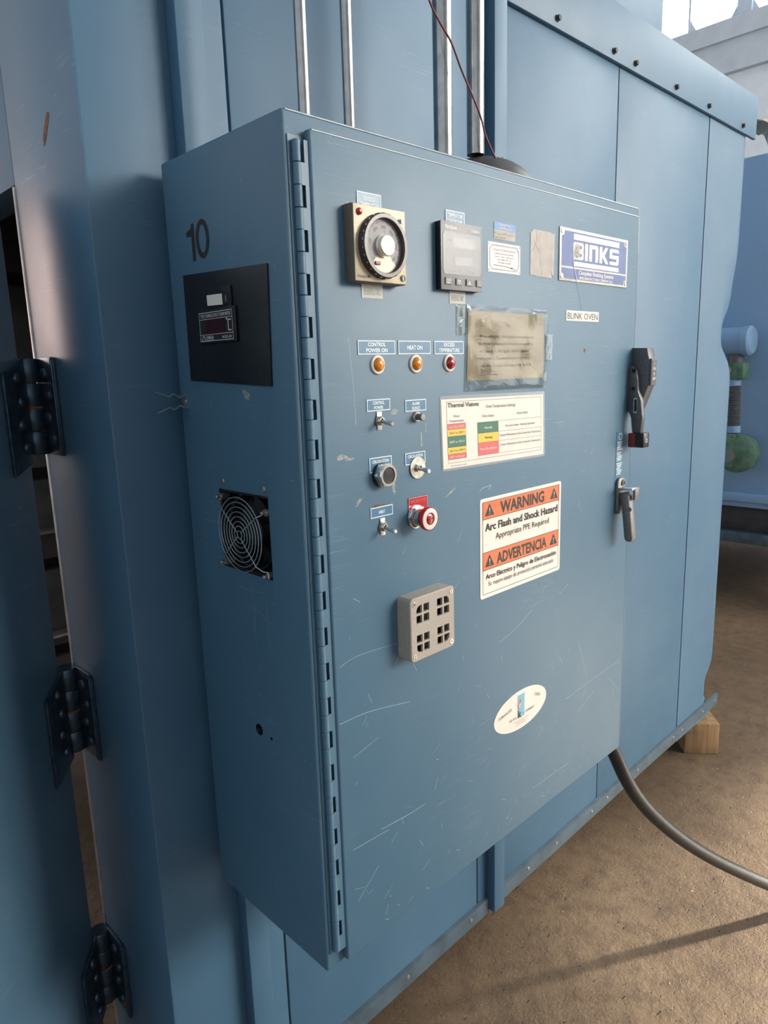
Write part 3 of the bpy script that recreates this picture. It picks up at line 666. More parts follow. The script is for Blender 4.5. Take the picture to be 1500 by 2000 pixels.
b = B(DOORF); b.lathe((bu, bv), [(0.0, 0.0003), (0.0180, 0.0003), (0.0180, 0.0035), (0.0160, 0.0045)], 'black_plastic', 40); b.build('gasket', bz)
b = B(DOORF); b.lathe((bu, bv), [(0.0, 0.0045), (0.0186, 0.0045), (0.0186, 0.0095), (0.0166, 0.0105), (0, 0.0105)], 'chrome', ngon=6); b.build('hex_nut', bz, smooth=20)
b = B(DOORF); b.lathe((bu, bv), [(0.0168, 0.0105), (0.0168, 0.0150), (0.0155, 0.0165), (0.0122, 0.0165), (0.0118, 0.0150)], 'chrome', 40); b.build('bezel', bz)
b = B(DOORF); b.disc((bu, bv), 0.0120, 0.0105, 0.0152, 'black_plastic', 36)
for r_ in (0.0025, 0.0048, 0.0071, 0.0094): b.disc((bu, bv), r_+0.0005, 0.0152, 0.0157, 'print_grey', 30, rin=r_-0.0004)
b.build('sounder_grille', bz)
ts = part('toggle_switch', cab, P(DOORF, 0.211, 0.759), 'toggle switch on a round steel disc')
b = B(DOORF); b.disc((0.211, 0.759), 0.0165, 0.0008, 0.0022, 'zinc', 44); b.build('disc_plate', ts)
b = B(DOORF); b.lathe((0.211, 0.759), [(0.0, 0.0022), (0.0068, 0.0022), (0.0068, 0.0050), (0, 0.0050)], 'chrome', ngon=6); b.lathe((0.211, 0.759), [(0.0030, 0.005), (0.0045, 0.005), (0.0042, 0.0085), (0.003, 0.0085)], 'chrome', 24); b.build('nut', ts, smooth=20)
b = B(DOORF); lever(b, 0.211, 0.759, 0.021, 0.004); b.build('lever', ts)

# ---- emergency stop
es = part('emergency_stop', cab, P(DOORF, 0.2045, 0.684), 'red and white illuminated emergency stop mushroom button')
b = B(DOORF); b.poly(rrect(0.1895, 0.232, 0.6875, 0.7145, 0.002), 0.0002, 0.0012, 'red_plastic'); b.text('EMERGENCY STOP', 0.2108, 0.7085, 0.0038, 0.0014, 'chart_red', width=0.033, bold=0.01); b.outline(0.1900, 0.2315, 0.688, 0.714, 0.0005, 0.0014, 'print_white'); b.build('legend_plate', es, smooth=0)
eu, ev = 0.2045, 0.6845
b = B(DOORF); b.lathe((eu, ev), [(0, 0.0012), (0.0180, 0.0012), (0.0180, 0.0030), (0.0150, 0.0036)], 'chrome', 40); b.lathe((eu, ev), [(0, 0.0036), (0.0172, 0.0036), (0.0172, 0.0100), (0.0150, 0.0110), (0, 0.0110)], 'chrome', ngon=6); b.lathe((eu, ev), [(0.0138, 0.011), (0.0138, 0.0180), (0.012, 0.0185), (0, 0.0185)], 'chrome', 36); b.build('hex_nut', es, smooth=20)
b = B(DOORF); b.lathe((eu, ev), [(0.0100, 0.0185), (0.0125, 0.0200), (0.0176, 0.0235), (0.0182, 0.0255), (0.0182, 0.0295), (0.0172, 0.0310), (0.0162, 0.0310)], 'red_plastic', 44); b.build('mushroom_rim', es)
b = B(DOORF); b.lathe((eu, ev), [(0.0094, 0.0300), (0.0094, 0.0318), (0.0130, 0.0322), (0.0163, 0.0312), (0.0163, 0.0280)], 'white_plastic', 44); b.build('white_ring', es)
b = B(DOORF); b.lathe((eu, ev), [(0.0093, 0.0240), (0.0093, 0.0300), (0.0070, 0.0316), (0, 0.0322)], 'red_lens', 36)
for a in (R(35), R(95), R(155)): b.line([(eu-0.007*math.cos(a), ev-0.007*math.sin(a)), (eu+0.007*math.cos(a), ev+0.007*math.sin(a))], 0.0007, 0.0325, 'chart_red')
b.build('lens', es)

# ---- vent box
vb = part('vent_box', cab, P(DOORF, 0.21, 0.467), 'beige square vented box with four groups of window holes')
v0, v1, u0, u1, dp = 0.4665, 0.567, 0.160, 0.2605, 0.0285
b = B(DOORF)
b.poly(rrect(u0, u1, v0, v1, 0.007), 0.0003, 0.008, 'vent_grey')
t = bmesh.new(); o1 = rrect(u0, u1, v0, v1, 0.007); o2 = rrect(u0+0.003, u1-0.003, v0+0.003, v1-0.003, 0.005)
ra = [[t.verts.new((x, y, wv)) for x, y in o] for o, wv in ((o1, 0.008), (o1, dp-0.0045), (o2, dp-0.0045), (o2, 0.009))]
for A, C in zip(ra, ra[1:]):
    for i in range(len(A)): t.faces.new((A[i], A[(i+1) % len(A)], C[(i+1) % len(A)], C[i]))
bmesh.ops.recalc_face_normals(t, faces=t.faces); b.merge(t, 'vent_grey')
b.rect(u0+0.003, u1-0.003, v0+0.003, v1-0.003, 0.0092, 'dark_cavity'); b.build('box', vb)
b = B(DOORF); w0, w1 = dp-0.004, dp
cs = 0.0125; g1 = 0.0035                                              # window size and bar
def cells(o0): return [o0+0.0125, o0+0.0125+cs, o0+0.0125+cs+g1, o0+0.0125+2*cs+g1]
ca = cells(u0); cb = [2*(u0+u1)/2-q for q in reversed(ca)]; us = [u0+0.006] + ca + cb + [u1-0.006]
va = cells(v0); vb_ = [v0+v1-q for q in reversed(va)]; vs_ = [v0+0.006] + va + vb_ + [v1-0.006]
holes = {1, 3, 5, 7}
for i in range(len(us)-1):
    for j in range(len(vs_)-1):
        if i in holes and j in holes: continue
        b.box(us[i], us[i+1], vs_[j], vs_[j+1], w0, w1, 'vent_grey')
for (i, j, sx, sy) in ((1, 1, 0, 0), (7, 1, 1, 0), (1, 7, 0, 1), (7, 7, 1, 1)):         # outermost window of each group has a rounded corner
    cu_ = us[i+sx]; cv_ = vs_[j+sy]; du = 1 if sx == 0 else -1; dv = 1 if sy == 0 else -1; rr = 0.009
    pts = [(cu_, cv_)] + [(cu_+du*(rr-rr*math.sin(R(a))), cv_+dv*(rr-rr*math.cos(R(a)))) for a in range(0, 91, 15)]
    b.poly(pts, w0, w1, 'vent_grey')
ro = rrect(u0-0.0006, u1+0.0006, v0-0.0006, v1+0.0006, 0.0075)           # rounded rim of the lid
t = bmesh.new(); A0 = [t.verts.new((x, y, w0)) for x, y in ro]; A1 = [t.verts.new((x, y, w1-0.0012)) for x, y in ro]
ri = rrect(u0+0.0008, u1-0.0008, v0+0.0008, v1-0.0008, 0.0062); A2 = [t.verts.new((x, y, w1)) for x, y in ri]
rq = []
for (x, y) in ri: rq.append((min(max(x, us[0]), us[-1]), min(max(y, vs_[0]), vs_[-1])))
A3 = [t.verts.new((x, y, w1)) for x, y in rq]
for A, C in ((A0, A1), (A1, A2), (A2, A3)):
    for i in range(len(A)):
        j = (i+1) % len(A)
        try: t.faces.new((A[i], A[j], C[j], C[i]))
        except ValueError: pass
bmesh.ops.remove_doubles(t, verts=t.verts, dist=1e-6); bmesh.ops.recalc_face_normals(t, faces=t.faces); b.merge(t, 'vent_grey')
b.build('lid', vb, smooth=30)
for k, (uu, vv) in enumerate(((u0+0.0075, v1-0.0085), (u1-0.0075, v1-0.0085), (u1-0.0075, v0+0.0085), (u0+0.0075, v0+0.0085))):
    b = B(DOORF); b.disc((uu, vv), 0.0042, dp, dp+0.0008, 'chrome', 20, bev=0.0003); a = R((35, 70, 20, 75)[k])
    b.line([(uu-0.003*math.cos(a), vv-0.003*math.sin(a)), (uu+0.003*math.cos(a), vv+0.003*math.sin(a))], 0.0009, dp+0.0009, 'print_black')
    if k in (0, 2): b.line([(uu+0.003*math.sin(a), vv-0.003*math.cos(a)), (uu-0.003*math.sin(a), vv+0.003*math.cos(a))], 0.0009, dp+0.0009, 'print_black')
    b.build('screw', vb, smooth=0)

# ---- disconnect operating handle on the right flange
dh = part('disconnect_handle', cab, (0.90, -D, ZF+0.73), 'grey cast disconnect handle with black and red grip')
XF = frame((0, -D, ZF), (0, -1, 0), (0, 0, 1), (-1, 0, 0))               # u out of the cabinet front, v up, w to the left
b = B(XF); b.poly([(0.0005, 0.936), (0.046, 0.934), (0.051, 0.913), (0.052, 0.907), (0.052, 0.857), (0.045, 0.838), (0.030, 0.800), (0.0005, 0.800)], -0.913, -0.884, 'handle_cast', 0.002); b.build('housing', dh)
b = B(XF); b.poly([(0.006, 0.893), (0.020, 0.899), (0.030, 0.890), (0.034, 0.872), (0.036, 0.846), (0.044, 0.826), (0.048, 0.790), (0.045, 0.757), (0.026, 0.757), (0.022, 0.790), (0.015, 0.806), (0.012, 0.840)], -0.884, -0.870, 'handle_cast', 0.0025)
b.build('lever', dh)
b = B(XF); b.poly(rrect(0.028, 0.036, 0.800, 0.832, 0.003), -0.8705, -0.8690, 'chrome'); b.build('slot_trim', dh)
b = B(XF); b.poly(rrect(0.030, 0.035, 0.803, 0.829, 0.0022), -0.8698, -0.8685, 'dark_cavity'); b.build('slot', dh)
b = B(XF); b.disc((0.026, 0.851), 0.004, -0.870, -0.8685, 'dark_cavity', 16); b.disc((0.026, 0.888), 0.005, -0.870, -0.8688, 'dark_cavity', 16); b.build('pivot_pin', dh)
b = B(XF); b.box(0.020, 0.036, 0.727, 0.757, -0.892, -0.866, 'dull_red', 0.0015); b.build('grip', dh, label='dull red grip block')
b = B(XF); b.box(0.0362, 0.055, 0.727, 0.758, -0.892, -0.866, 'black_plastic', 0.0015)
FRF = frame((0, -D-0.055, ZF), (1, 0, 0), (0, 0, 1), (0, -1, 0)); b.text('O', 0.879, 0.742, 0.009, 0.0004, 'print_white', fr=FRF, bold=0.02); b.build('grip', dh, label='black grip block')
FR2 = frame((0, -D-0.052, ZF), (1, 0, 0), (0, 0, 1), (0, -1, 0))
b = B(FR2); b.box(0.886, 0.911, 0.857, 0.912, -0.001, 0.004, 'handle_cast', 0.0012); b.box(0.8885, 0.9085, 0.860, 0.908, 0.004, 0.0045, 'black_plastic')
for q, vv in (('I', 0.901), ('ON', 0.8915), ('O', 0.8805), ('OFF', 0.8705)): b.text(q, 0.8985, vv, 0.0062, 0.0047, 'print_white', width=0.013 if len(q) > 1 else None, bold=0.02)
b.build('position_plate', dh, smooth=0, label='ON OFF position plate')

# ---- latch handle
lh = part('latch_handle', cab, P(DOORF, 0.847, 0.583), 'cast metal latch handle with padlock hasp')
b = B(DOORF); b.poly(rrect(0.831, 0.863, 0.584, 0.663, 0.012), 0.0003, 0.0065, 'latch_cast', 0.0012); b.build('base_plate', lh)
LX = frame((0, YD, ZF), (0, -1, 0), (0, 0, 1), (-1, 0, 0))
b = B(LX); b.poly([(0.006, 0.630), (0.020, 0.634), (0.027, 0.628), (0.031, 0.600), (0.036, 0.560), (0.0395, 0.533), (0.036, 0.526), (0.024, 0.526), (0.020, 0.532), (0.014, 0.580)], -0.858, -0.838, 'latch_cast', 0.003); b.build('lever', lh)
b = B(LX); b.poly([(0.004, 0.637), (0.037, 0.640), (0.037, 0.644), (0.004, 0.643)], -0.864, -0.834, 'chrome', 0.0006); b.poly([(0.033, 0.617), (0.038, 0.617), (0.038, 0.643), (0.033, 0.643)], -0.864, -0.846, 'latch_cast', 0.0006); b.build('hasp', lh)
b = B(DOORF); b.disc((0.851, 0.652), 0.0065, 0.0065, 0.0095, 'latch_cast', 20, bev=0.001); b.disc((0.851, 0.652), 0.0035, 0.0095, 0.0098, 'dark_cavity', 16); b.build('lock_cylinder', lh)
b = B(LX); b.disc((0.031, 0.598), 0.005, -0.838, -0.8365, 'latch_cast', 18); b.build('pivot_pin', lh)
# instruction tape above the latch: vertical print
b = B(DOORF); b.box(0.8285, 0.8575, 0.665, 0.763, 0.0001, 0.0007, 'legend_blue')
b.disc((0.845, 0.7515), 0.0075, 0.0007, 0.0010, 'legend_white', 24, rin=0.0062)
for k in range(19):
    vv = 0.739-k*0.0038
    if k in (5, 11): continue
    a_ = 0.8315 + 0.0015*((k*7) % 3); c_ = 0.8545 - 0.0025*((k*5) % 4); b.rect(a_, c_, vv, vv+0.0018, 0.0010, 'legend_white')
b.build('instruction_tape', cab, smooth=0, label='blue instruction tape above the latch')
b = B(); b.box(W-0.0225, W-0.004, -D-0.0022, -D-0.0002, ZF+1.03, ZF+1.056, 'orange_tape'); b.build('orange_mark', cab, smooth=0)

# ---- maker's nameplate
np_ = part('nameplate', cab, P(DOORF, 0.72, 1.055), 'blue and silver maker nameplate reading BINKS')
n0, n1, m0, m1 = 0.5935, 0.8455, 1.055, 1.1465
b = B(DOORF); b.box(n0, n1, m0, m1, 0.0003, 0.0020, 'plate_aluminium', 0.0005); b.build('plate', np_)
b = B(DOORF); wv = 0.0022
def notched(a0, a1, c0, c1, nt_, corners):
    pts = []
    for (cx_, cy_, sx, sy, key) in ((a0, c0, 1, 1, 'bl'), (a1, c0, -1, 1, 'br'), (a1, c1, -1, -1, 'tr'), (a0, c1, 1, -1, 'tl')):
        if key in corners:
            q = [(cx_, cy_+sy*nt_), (cx_+sx*nt_*0.75, cy_+sy*nt_*0.75), (cx_+sx*nt_, cy_)]
            if key in ('br', 'tl'): q = q[::-1]
            pts += q
        else: pts.append((cx_, cy_))
    return pts
b.poly(notched(n0+0.006, n1-0.006, m0+0.0255, m1-0.005, 0.010, ('tl', 'tr')), wv, wv, 'plate_blue')
b.poly(notched(n0+0.006, n1-0.006, m0+0.004, m0+0.0225, 0.010, ('bl', 'br')), wv, wv, 'plate_blue')
b.build('blue_field', np_, smooth=0)
b = B(DOORF); wv = 0.0024; lc = (0.639, 0.809)
b.rect(lc[0], lc[1], 1.1285, 1.1385, wv, 'plate_aluminium'); b.rect(lc[0]+0.004, lc[1], 1.0825, 1.0905, wv, 'plate_aluminium')
# block letters B I n K S drawn as bold shapes
lv0, lv1 = 1.0945, 1.1245; st = 0.0085
def L_B(x, w_):
    b.poly(rrect(x, x+w_, lv0, lv1, 0.004), wv, wv, 'plate_aluminium'); b.rect(x+st, x+w_-st*0.85, lv0+0.0055, lv0+0.0110, wv+0.0002, 'plate_blue'); b.rect(x+st, x+w_-st*0.85, lv1-0.0110, lv1-0.0055, wv+0.0002, 'plate_blue'); b.poly([(x+w_, (lv0+lv1)/2-0.002), (x+w_-0.002, (lv0+lv1)/2), (x+w_, (lv0+lv1)/2+0.002)], wv+0.0002, wv+0.0002, 'plate_blue')
L_B(0.6385, 0.036)
b.rect(0.6795, 0.690, lv0, lv1, wv, 'plate_aluminium')
b.poly(rrect(0.6945, 0.728, lv0, lv1, 0.005), wv, wv, 'plate_aluminium'); b.rect(0.6945+st+0.002, 0.728-st-0.002, lv0-0.0002, lv1-0.007, wv+0.0002, 'plate_blue'); b.rect(0.6945, 0.6975, lv0, lv0+0.001, wv, 'plate_aluminium')
b.rect(0.7330, 0.7430, lv0, lv1, wv, 'plate_aluminium'); b.poly([(0.743, (lv0+lv1)/2-0.003), (0.757, lv0), (0.768, lv0), (0.7525, (lv0+lv1)/2), (0.766, lv1), (0.755, lv1), (0.743, (lv0+lv1)/2+0.003)], wv, wv, 'plate_aluminium')
b.poly(rrect(0.7715, 0.8085, lv0, lv1, 0.005), wv, wv, 'plate_aluminium'); b.rect(0.7715+0.010, 0.8087, lv0+0.0185, lv0+0.0238, wv+0.0002, 'plate_blue'); b.rect(0.7713, 0.8085-0.010, lv0+0.0062, lv0+0.0115, wv+0.0002, 'plate_blue')
b.text('Complete Finishing Systems', 0.7245, 1.0722, 0.0072, wv, 'print_white', width=0.130, bold=0.025, shear=0.2)
b.text('BINKS MANUFACTURING COMPANY U.S.A.', 0.7245, 1.0628, 0.0048, wv, 'print_white', width=0.125, bold=0.03)
b.build('lettering', np_, smooth=0)
b = B(DOORF)                                                             # peeling scar over the first letter
b.poly([(0.640, 1.098), (0.655, 1.096), (0.662, 1.102), (0.660, 1.119), (0.650, 1.123), (0.643, 1.118)], 0.0027, 0.0027, 'sticker_grey')
for i in range(14):
    uu = 0.643+random.random()*0.017; vv = 1.099+random.random()*0.021; b.line([(uu, vv), (uu+random.uniform(-.004, .004), vv+random.uniform(-.004, .004))], 0.0011, 0.0029, 'print_black')
b.line([(0.641, 1.100), (0.639, 1.093), (0.641, 1.083), (0.650, 1.062), (0.655, 1.054)], 0.0016, 0.0029, 'plate_aluminium')
b.line([(0.662, 1.136), (0.670, 1.130), (0.690, 1.132)], 0.0006, 0.0027, 'print_grey')
b.build('scuff', np_, smooth=0)
for uu, vv in ((n0+0.007, m1-0.007), (n1-0.007, m1-0.007), (n1-0.007, m0+0.007), (n0+0.007, m0+0.007)):
    b = B(DOORF); b.lathe((uu, vv), [(0.0042, 0.002), (0.0036, 0.0033), (0, 0.0038)], 'zinc', 16); b.line([(uu-0.0025, vv-0.001), (uu+0.0025, vv+0.001)], 0.0009, 0.0039, 'print_black'); b.build('screw', np_)
b = B(DOORF); b.line([(0.655, 1.054), (0.660, 1.044), (0.664, 1.031), (0.668, 1.024)], 0.0009, 0.0002, 'print_black'); b.line([(0.671, 1.018), (0.673, 1.010), (0.675, 1.0045)], 0.0008, 0.0002, 'print_black'); b.build('ink_streak', cab, smooth=0)

# ---- left side of the cabinet
b = B(SIDEF); b.poly([(0.0745, 1.0700), (0.0830, 1.0700), (0.0830, 1.1220), (0.0770, 1.1220), (0.0725, 1.1150), (0.0605, 1.1120), (0.0605, 1.1050), (0.0745, 1.1050)], 0.0003, 0.0003, 'print_black')
z_o = [(0.1045+0.0185*math.cos(2*math.pi*k/36), 1.0975+0.0268*math.sin(2*math.pi*k/36)) for k in range(36)]; z_i = [(0.1045+0.0100*math.cos(2*math.pi*k/36), 1.0975+0.0190*math.sin(2*math.pi*k/36)) for k in range(36)]
t = bmesh.new(); zo = [t.verts.new((x, y, 0.0003)) for x, y in z_o]; zi = [t.verts.new((x, y, 0.0003)) for x, y in z_i]
for k in range(36): t.faces.new((zo[k], zo[(k+1) % 36], zi[(k+1) % 36], zi[k]))
b.merge(t, 'print_black'); b.build('number_decal', cab, smooth=0, label='black stencilled number 10')
ip = part('instrument_plate', cab, P(SIDEF, 0.15, 0.89), 'matt black instrument plate on the cabinet side')
b = B(SIDEF); b.poly([(0.0435, 0.8985), (0.2545, 0.8885), (0.2605, 1.045), (0.0455, 1.0535)], 0.0003, 0.0030, 'black_acrylic', 0.0006); b.build('plate', ip)
b = B(SIDEF); b.box(0.131, 0.176, 0.9975, 1.0265, 0.0031, 0.0065, 'black_plastic', 0.001); b.box(0.158, 0.172, 1.0035, 1.0165, 0.0066, 0.0072, 'print_black'); b.text('1', 0.1655, 1.010, 0.0075, 0.0075, 'print_white'); b.build('selector_switch', ip, label='thumbwheel selector showing 1')
b = B(SIDEF); b.poly([(0.117, 1.0035), (0.157, 1.002), (0.1565, 1.017), (0.1165, 1.018)], 0.0074, 0.0078, 'sign_white'); b.build('white_tape', ip, smooth=0, label='blank white tape')
b = B(SIDEF); b.box(0.0885, 0.185, 0.9505, 0.9990, 0.0031, 0.0075, 'black_plastic', 0.002); b.box(0.0925, 0.1805, 0.954, 0.9945, 0.0075, 0.0082, 'print_black')
wv = 0.0086; b.outline(0.0925, 0.1805, 0.954, 0.9945, 0.0009, wv, 'print_white'); b.rect(0.0925, 0.1805, 0.9845, 0.9852, wv, 'print_white'); b.rect(0.0925, 0.1805, 0.9630, 0.9637, wv, 'print_white')
b.rect(0.110, 0.1600, 0.9645, 0.9840, wv, 'display_red'); b.text('TYPE J THERMOCOUPLE THERMOMETER', 0.1365, 0.9897, 0.0050, wv, 'print_white', width=0.080, bold=0.005)
b.line([(0.1765, 0.981), (0.1690, 0.981), (0.1690, 0.967), (0.1765, 0.967)], 0.0016, wv, 'print_white'); b.disc((0.1655, 0.9825), 0.0014, 0.0082, wv, 'print_white', 12)
b.text('OMEGA', 0.1185, 0.9595, 0.0042, wv, 'print_white', width=0.021, bold=0.02); b.text('ENGINEERING INC', 0.1185, 0.9560, 0.0016, wv, 'print_white', width=0.021); b.text('MODEL 650', 0.1640, 0.9585, 0.0036, wv, 'print_white', width=0.024, bold=0.01)
b.line([(0.0965, 0.9562), (0.0985, 0.9562), (0.0990, 0.9605), (0.1015, 0.9615), (0.1040, 0.9605), (0.1045, 0.9562), (0.1065, 0.9562)], 0.0012, wv, 'print_white')
b.build('thermometer', ip, smooth=30, label='panel thermometer with dark red display')
# fan and grille
fu, fv = 0.1615, 0.6735
fan = part('cooling_fan', cab, P(SIDEF, fu, 0.612), 'black cooling fan behind a wire finger guard')
b = B(SIDEF)
b.lathe((fu, fv), [(0.0565, -0.040), (0.0565, -0.012), (0.0600, -0.010)], 'fan_black', 40)
for (a_, c_, d_, e_) in ((0.0975, 0.2255, 0.731, 0.7345), (0.0975, 0.2255, 0.6125, 0.616), (0.0975, 0.101, 0.616, 0.731), (0.222, 0.2255, 0.616, 0.731)): b.box(a_, c_, d_, e_, -0.045, -0.002, 'fan_black')
b.build('housing', fan)
b = B(SIDEF); b.lathe((fu, fv), [(0.022, -0.045), (0.022, -0.016), (0.020, -0.014), (0, -0.014)], 'fan_black', 30); b.build('hub', fan)
for k in range(5):
    a = 2*math.pi*k/5; b = B(SIDEF); t = bmesh.new(); q = []
    for r_, tw in ((0.021, 0.9), (0.038, 0.65), (0.054, 0.5)):
        for s_ in (-1, 1):
            aa = a + s_*0.42; q.append(t.verts.new((fu+r_*math.cos(aa), fv+r_*math.sin(aa), -0.027+s_*0.009*tw)))
    t.faces.new((q[0], q[1], q[3], q[2])); t.faces.new((q[2], q[3], q[5], q[4]))
    r_ = bmesh.ops.extrude_face_region(t, geom=t.faces[:])
    for g in r_['geom']:
        if isinstance(g, bmesh.types.BMVert): g.co.z -= 0.0015
    bmesh.ops.recalc_face_normals(t, faces=t.faces); b.merge(t, 'fan_black'); b.build('blade', fan)
gu, gv, gw = 0.1645, 0.6735, 0.012
for r_ in (0.0060, 0.0130, 0.0200, 0.0272, 0.0344, 0.0416, 0.0488, 0.0560):
    b = B(SIDEF); b.tube([(gu+r_*math.cos(2*math.pi*k/48), gv+r_*math.sin(2*math.pi*k/48), gw) for k in range(48)], 0.00085, 'wire_steel', 6, closed=True); b.build('guard_ring', fan)
GB = [(0.103, 0.7235), (0.2215, 0.7120), (0.1040, 0.6205), (0.2170, 0.6180)]
for k, (x, y) in enumerate(GB):
    d = Vector((x-gu, y-gv)); d.normalize(); e_ = Vector((-d.y, d.x))
    q0 = Vector((gu, gv))+d*0.006
    pts = [(q0.x, q0.y, gw+0.0015), (gu+d.x*0.03, gv+d.y*0.03, gw+0.0015), (gu+d.x*0.058, gv+d.y*0.058, gw+0.0012), (x-d.x*0.008, y-d.y*0.008, 0.006), (x-d.x*0.003+e_.x*0.005, y-d.y*0.003+e_.y*0.005, 0.003), (x+d.x*0.004, y+d.y*0.004, 0.003)]
    b = B(SIDEF); b.tube(pts, 0.0009, 'wire_steel', 6); b.build('guard_arm', fan)
    b = B(SIDEF); b.disc((x, y), 0.0056, -0.012, 0.003, 'zinc', ngon=6); b.disc((x, y), 0.0030, 0.003, 0.011, 'zinc', 12, bev=0.0008); b.build('bolt', fan)
for x, y in ((0.109, 0.747), (0.216, 0.745)):
    b = B(SIDEF); b.lathe((x, y), [(0.0048, 0.0003), (0.0042, 0.0016), (0, 0.0024)], 'zinc', 18); b.build('screw', fan)
# spring tool clip
sc = part('spring_clip', cab, P(SIDEF, 0.016, 0.867), 'springy steel tool clip with two wavy prongs')
for s_ in (1, -1):
    prof = [(0.0005, 0.0105), (0.006, 0.0115), (0.014, 0.0070), (0.019, 0.0105), (0.025, 0.0125), (0.031, 0.0095), (0.040, 0.0120), (0.054, 0.0170)]
    b = B(); t = bmesh.new(); sm = smooth_path([(a_, c_, 0) for a_, c_ in prof], 5); rows = []
    for q in sm:
        for_h = [SIDEF @ Vector((uu, 0.867+s_*q.y, q.x)) for uu in (0.009, 0.024)]
        rows.append([t.verts.new(c_) for c_ in for_h])
    for A, C in zip(rows, rows[1:]): t.faces.new((A[0], A[1], C[1], C[0]))
    r_ = bmesh.ops.extrude_face_region(t, geom=t.faces[:])
    for g in r_['geom']:
        if isinstance(g, bmesh.types.BMVert): g.co.z -= s_*0.0018
    bmesh.ops.recalc_face_normals(t, faces=t.faces); b.merge(t, 'chrome', fr=WORLD); b.build('prong', sc)
b = B(SIDEF); b.box(0.012, 0.022, 0.8565, 0.8775, 0.0003, 0.0012, 'chrome'); b.lathe((0.017, 0.867), [(0.0050, 0.0012), (0.0045, 0.0030), (0, 0.0040)], 'zinc', 16); b.build('base', sc)

# ---- wear on the cabinet: scratches and glue residue with shapes of their own
SCR = [[(0.040, 0.491), (0.078, 0.498), (0.163, 0.492), (0.233, 0.484), (0.284, 0.486)], [(0.036, 0.405), (0.094, 0.403), (0.182, 0.387)], [(0.419, 0.415), (0.474, 0.429), (0.523, 0.451)], [(0.304, 0.624), (0.317, 0.643)], [(0.111, 0.196), (0.176, 0.191), (0.213, 0.191)], [(0.057, 0.099), (0.103, 0.136)], [(0.051, 0.192), (0.128, 0.187)], [(0.649, 0.221), (0.809, 0.231), (0.879, 0.233)], [(0.698, 0.174), (0.766, 0.197)], [(0.695, 0.335), (0.731, 0.245)], [(0.082, 0.949), (0.088, 0.881), (0.09, 0.832)], [(0.531, 0.07), (0.665, 0.067)], [(0.682, 0.635), (0.693, 0.612)], [(0.616, 0.458), (0.65, 0.471)], [(0.059, 0.342), (0.113, 0.354)], [(0.833, 0.204), (0.872, 0.165)]]
b = B(DOORF)
for sc_ in SCR:
    sp = smooth_path([(x, y, 0) for x, y in sc_], 6); b.line([(q.x, q.y) for q in sp], random.uniform(0.0005, 0.0009), 0.00015, 'scratch_pale')
for i in range(150):                                                     # short nicks, thickest along the foot of the door
    x = DX0+0.02+random.random()*(DX1-DX0-0.04); y = DZ0+0.02+(random.random()**2.2)*0.75
    if x < 0.30 and 0.66 < y < 1.0: continue
    if 0.33 < x < 0.63 and 0.49 < y: continue
    if 0.155 < x < 0.27 and 0.46 < y < 0.58: continue
    if 0.39 < x < 0.59 and 0.20 < y < 0.31: continue
    a = R(random.choice((35, 50, 62, 110, -30)) + random.uniform(-12, 12)); L = random.uniform(0.004, 0.022)
    b.line([(x, y), (x+L*math.cos(a), y+L*math.sin(a))], random.uniform(0.0003, 0.0008), 0.00015, 'scratch_pale')
o = b.build('scratches', cab, smooth=0); o['kind'] = 'stuff'
def blob(c, rx, ry, m='residue', n=13, rot=0.0, w_=0.0002, fr=DOORF, nm='glue_residue'):
    pts = []
    for k in range(n):
        a = 2*math.pi*k/n; rr = random.uniform(0.6, 1.15); x = rx*rr*math.cos(a); y = ry*rr*math.sin(a)
        pts.append((c[0]+x*math.cos(rot)-y*math.sin(rot), c[1]+x*math.sin(rot)+y*math.cos(rot)))
    b = B(fr); b.poly(pts, w_, w_, m); b.build(nm, cab, smooth=0)
blob((0.062, 0.7905), 0.012, 0.005); blob((0.076, 0.7865), 0.010, 0.0025); blob((0.165, 0.846), 0.008, 0.005, 'residue'); blob((0.090, 0.724), 0.010, 0.003, rot=0.8); blob((0.1605, 0.735), 0.003, 0.012); blob((0.289, 0.710), 0.014, 0.0022, rot=0.45); blob((0.225, 0.835), 0.006, 0.002)
blob((0.222, 0.800), 0.002, 0.014); blob((0.232, 0.817), 0.0012, 0.012)
b = B(DOORF); b.line([(0.363, 0.700), (0.370, 0.705), (0.395, 0.7075), (0.388, 0.700)], 0.0012, 0.0002, 'scratch_pale'); b.build('glue_residue', cab, smooth=0)
blob((0.128, 0.7135), 0.013, 0.0018, 'rust', nm='rust_spot'); blob((0.69, 0.93), 0.0042, 0.0045, 'rust', nm='rust_spot')
blob((0.188, 0.878), 0.013, 0.006, 'residue', rot=-0.5, fr=SIDEF)
b = B(SIDEF)
for i in range(60):
    x = random.uniform(0.02, 0.285); y = random.uniform(0.05, 1.18)
    if y > 0.59 and y < 0.76 and x > 0.08: continue
    if 0.87 < y < 1.13 and x < 0.27: continue
    a = R(random.choice((60, 80, 100, 20)) + random.uniform(-15, 15)); L = random.uniform(0.003, 0.012); b.line([(x, y), (x+L*math.cos(a), y+L*math.sin(a))], random.uniform(0.0003, 0.0007), 0.0002, 'scratch_pale')
for pts in ([(0.15, 0.575), (0.16, 0.56), (0.185, 0.555), (0.22, 0.54)], [(0.165, 0.60), (0.172, 0.565), (0.17, 0.52), (0.175, 0.49)], [(0.205, 0.575), (0.206, 0.53), (0.208, 0.50)], [(0.13, 0.59), (0.15, 0.585), (0.20, 0.588)]):
    b.line([(q.x, q.y) for q in smooth_path([(x, y, 0) for x, y in pts], 5)], 0.0006, 0.0002, 'residue')
o = b.build('scratches', cab, smooth=0); o['kind'] = 'stuff'

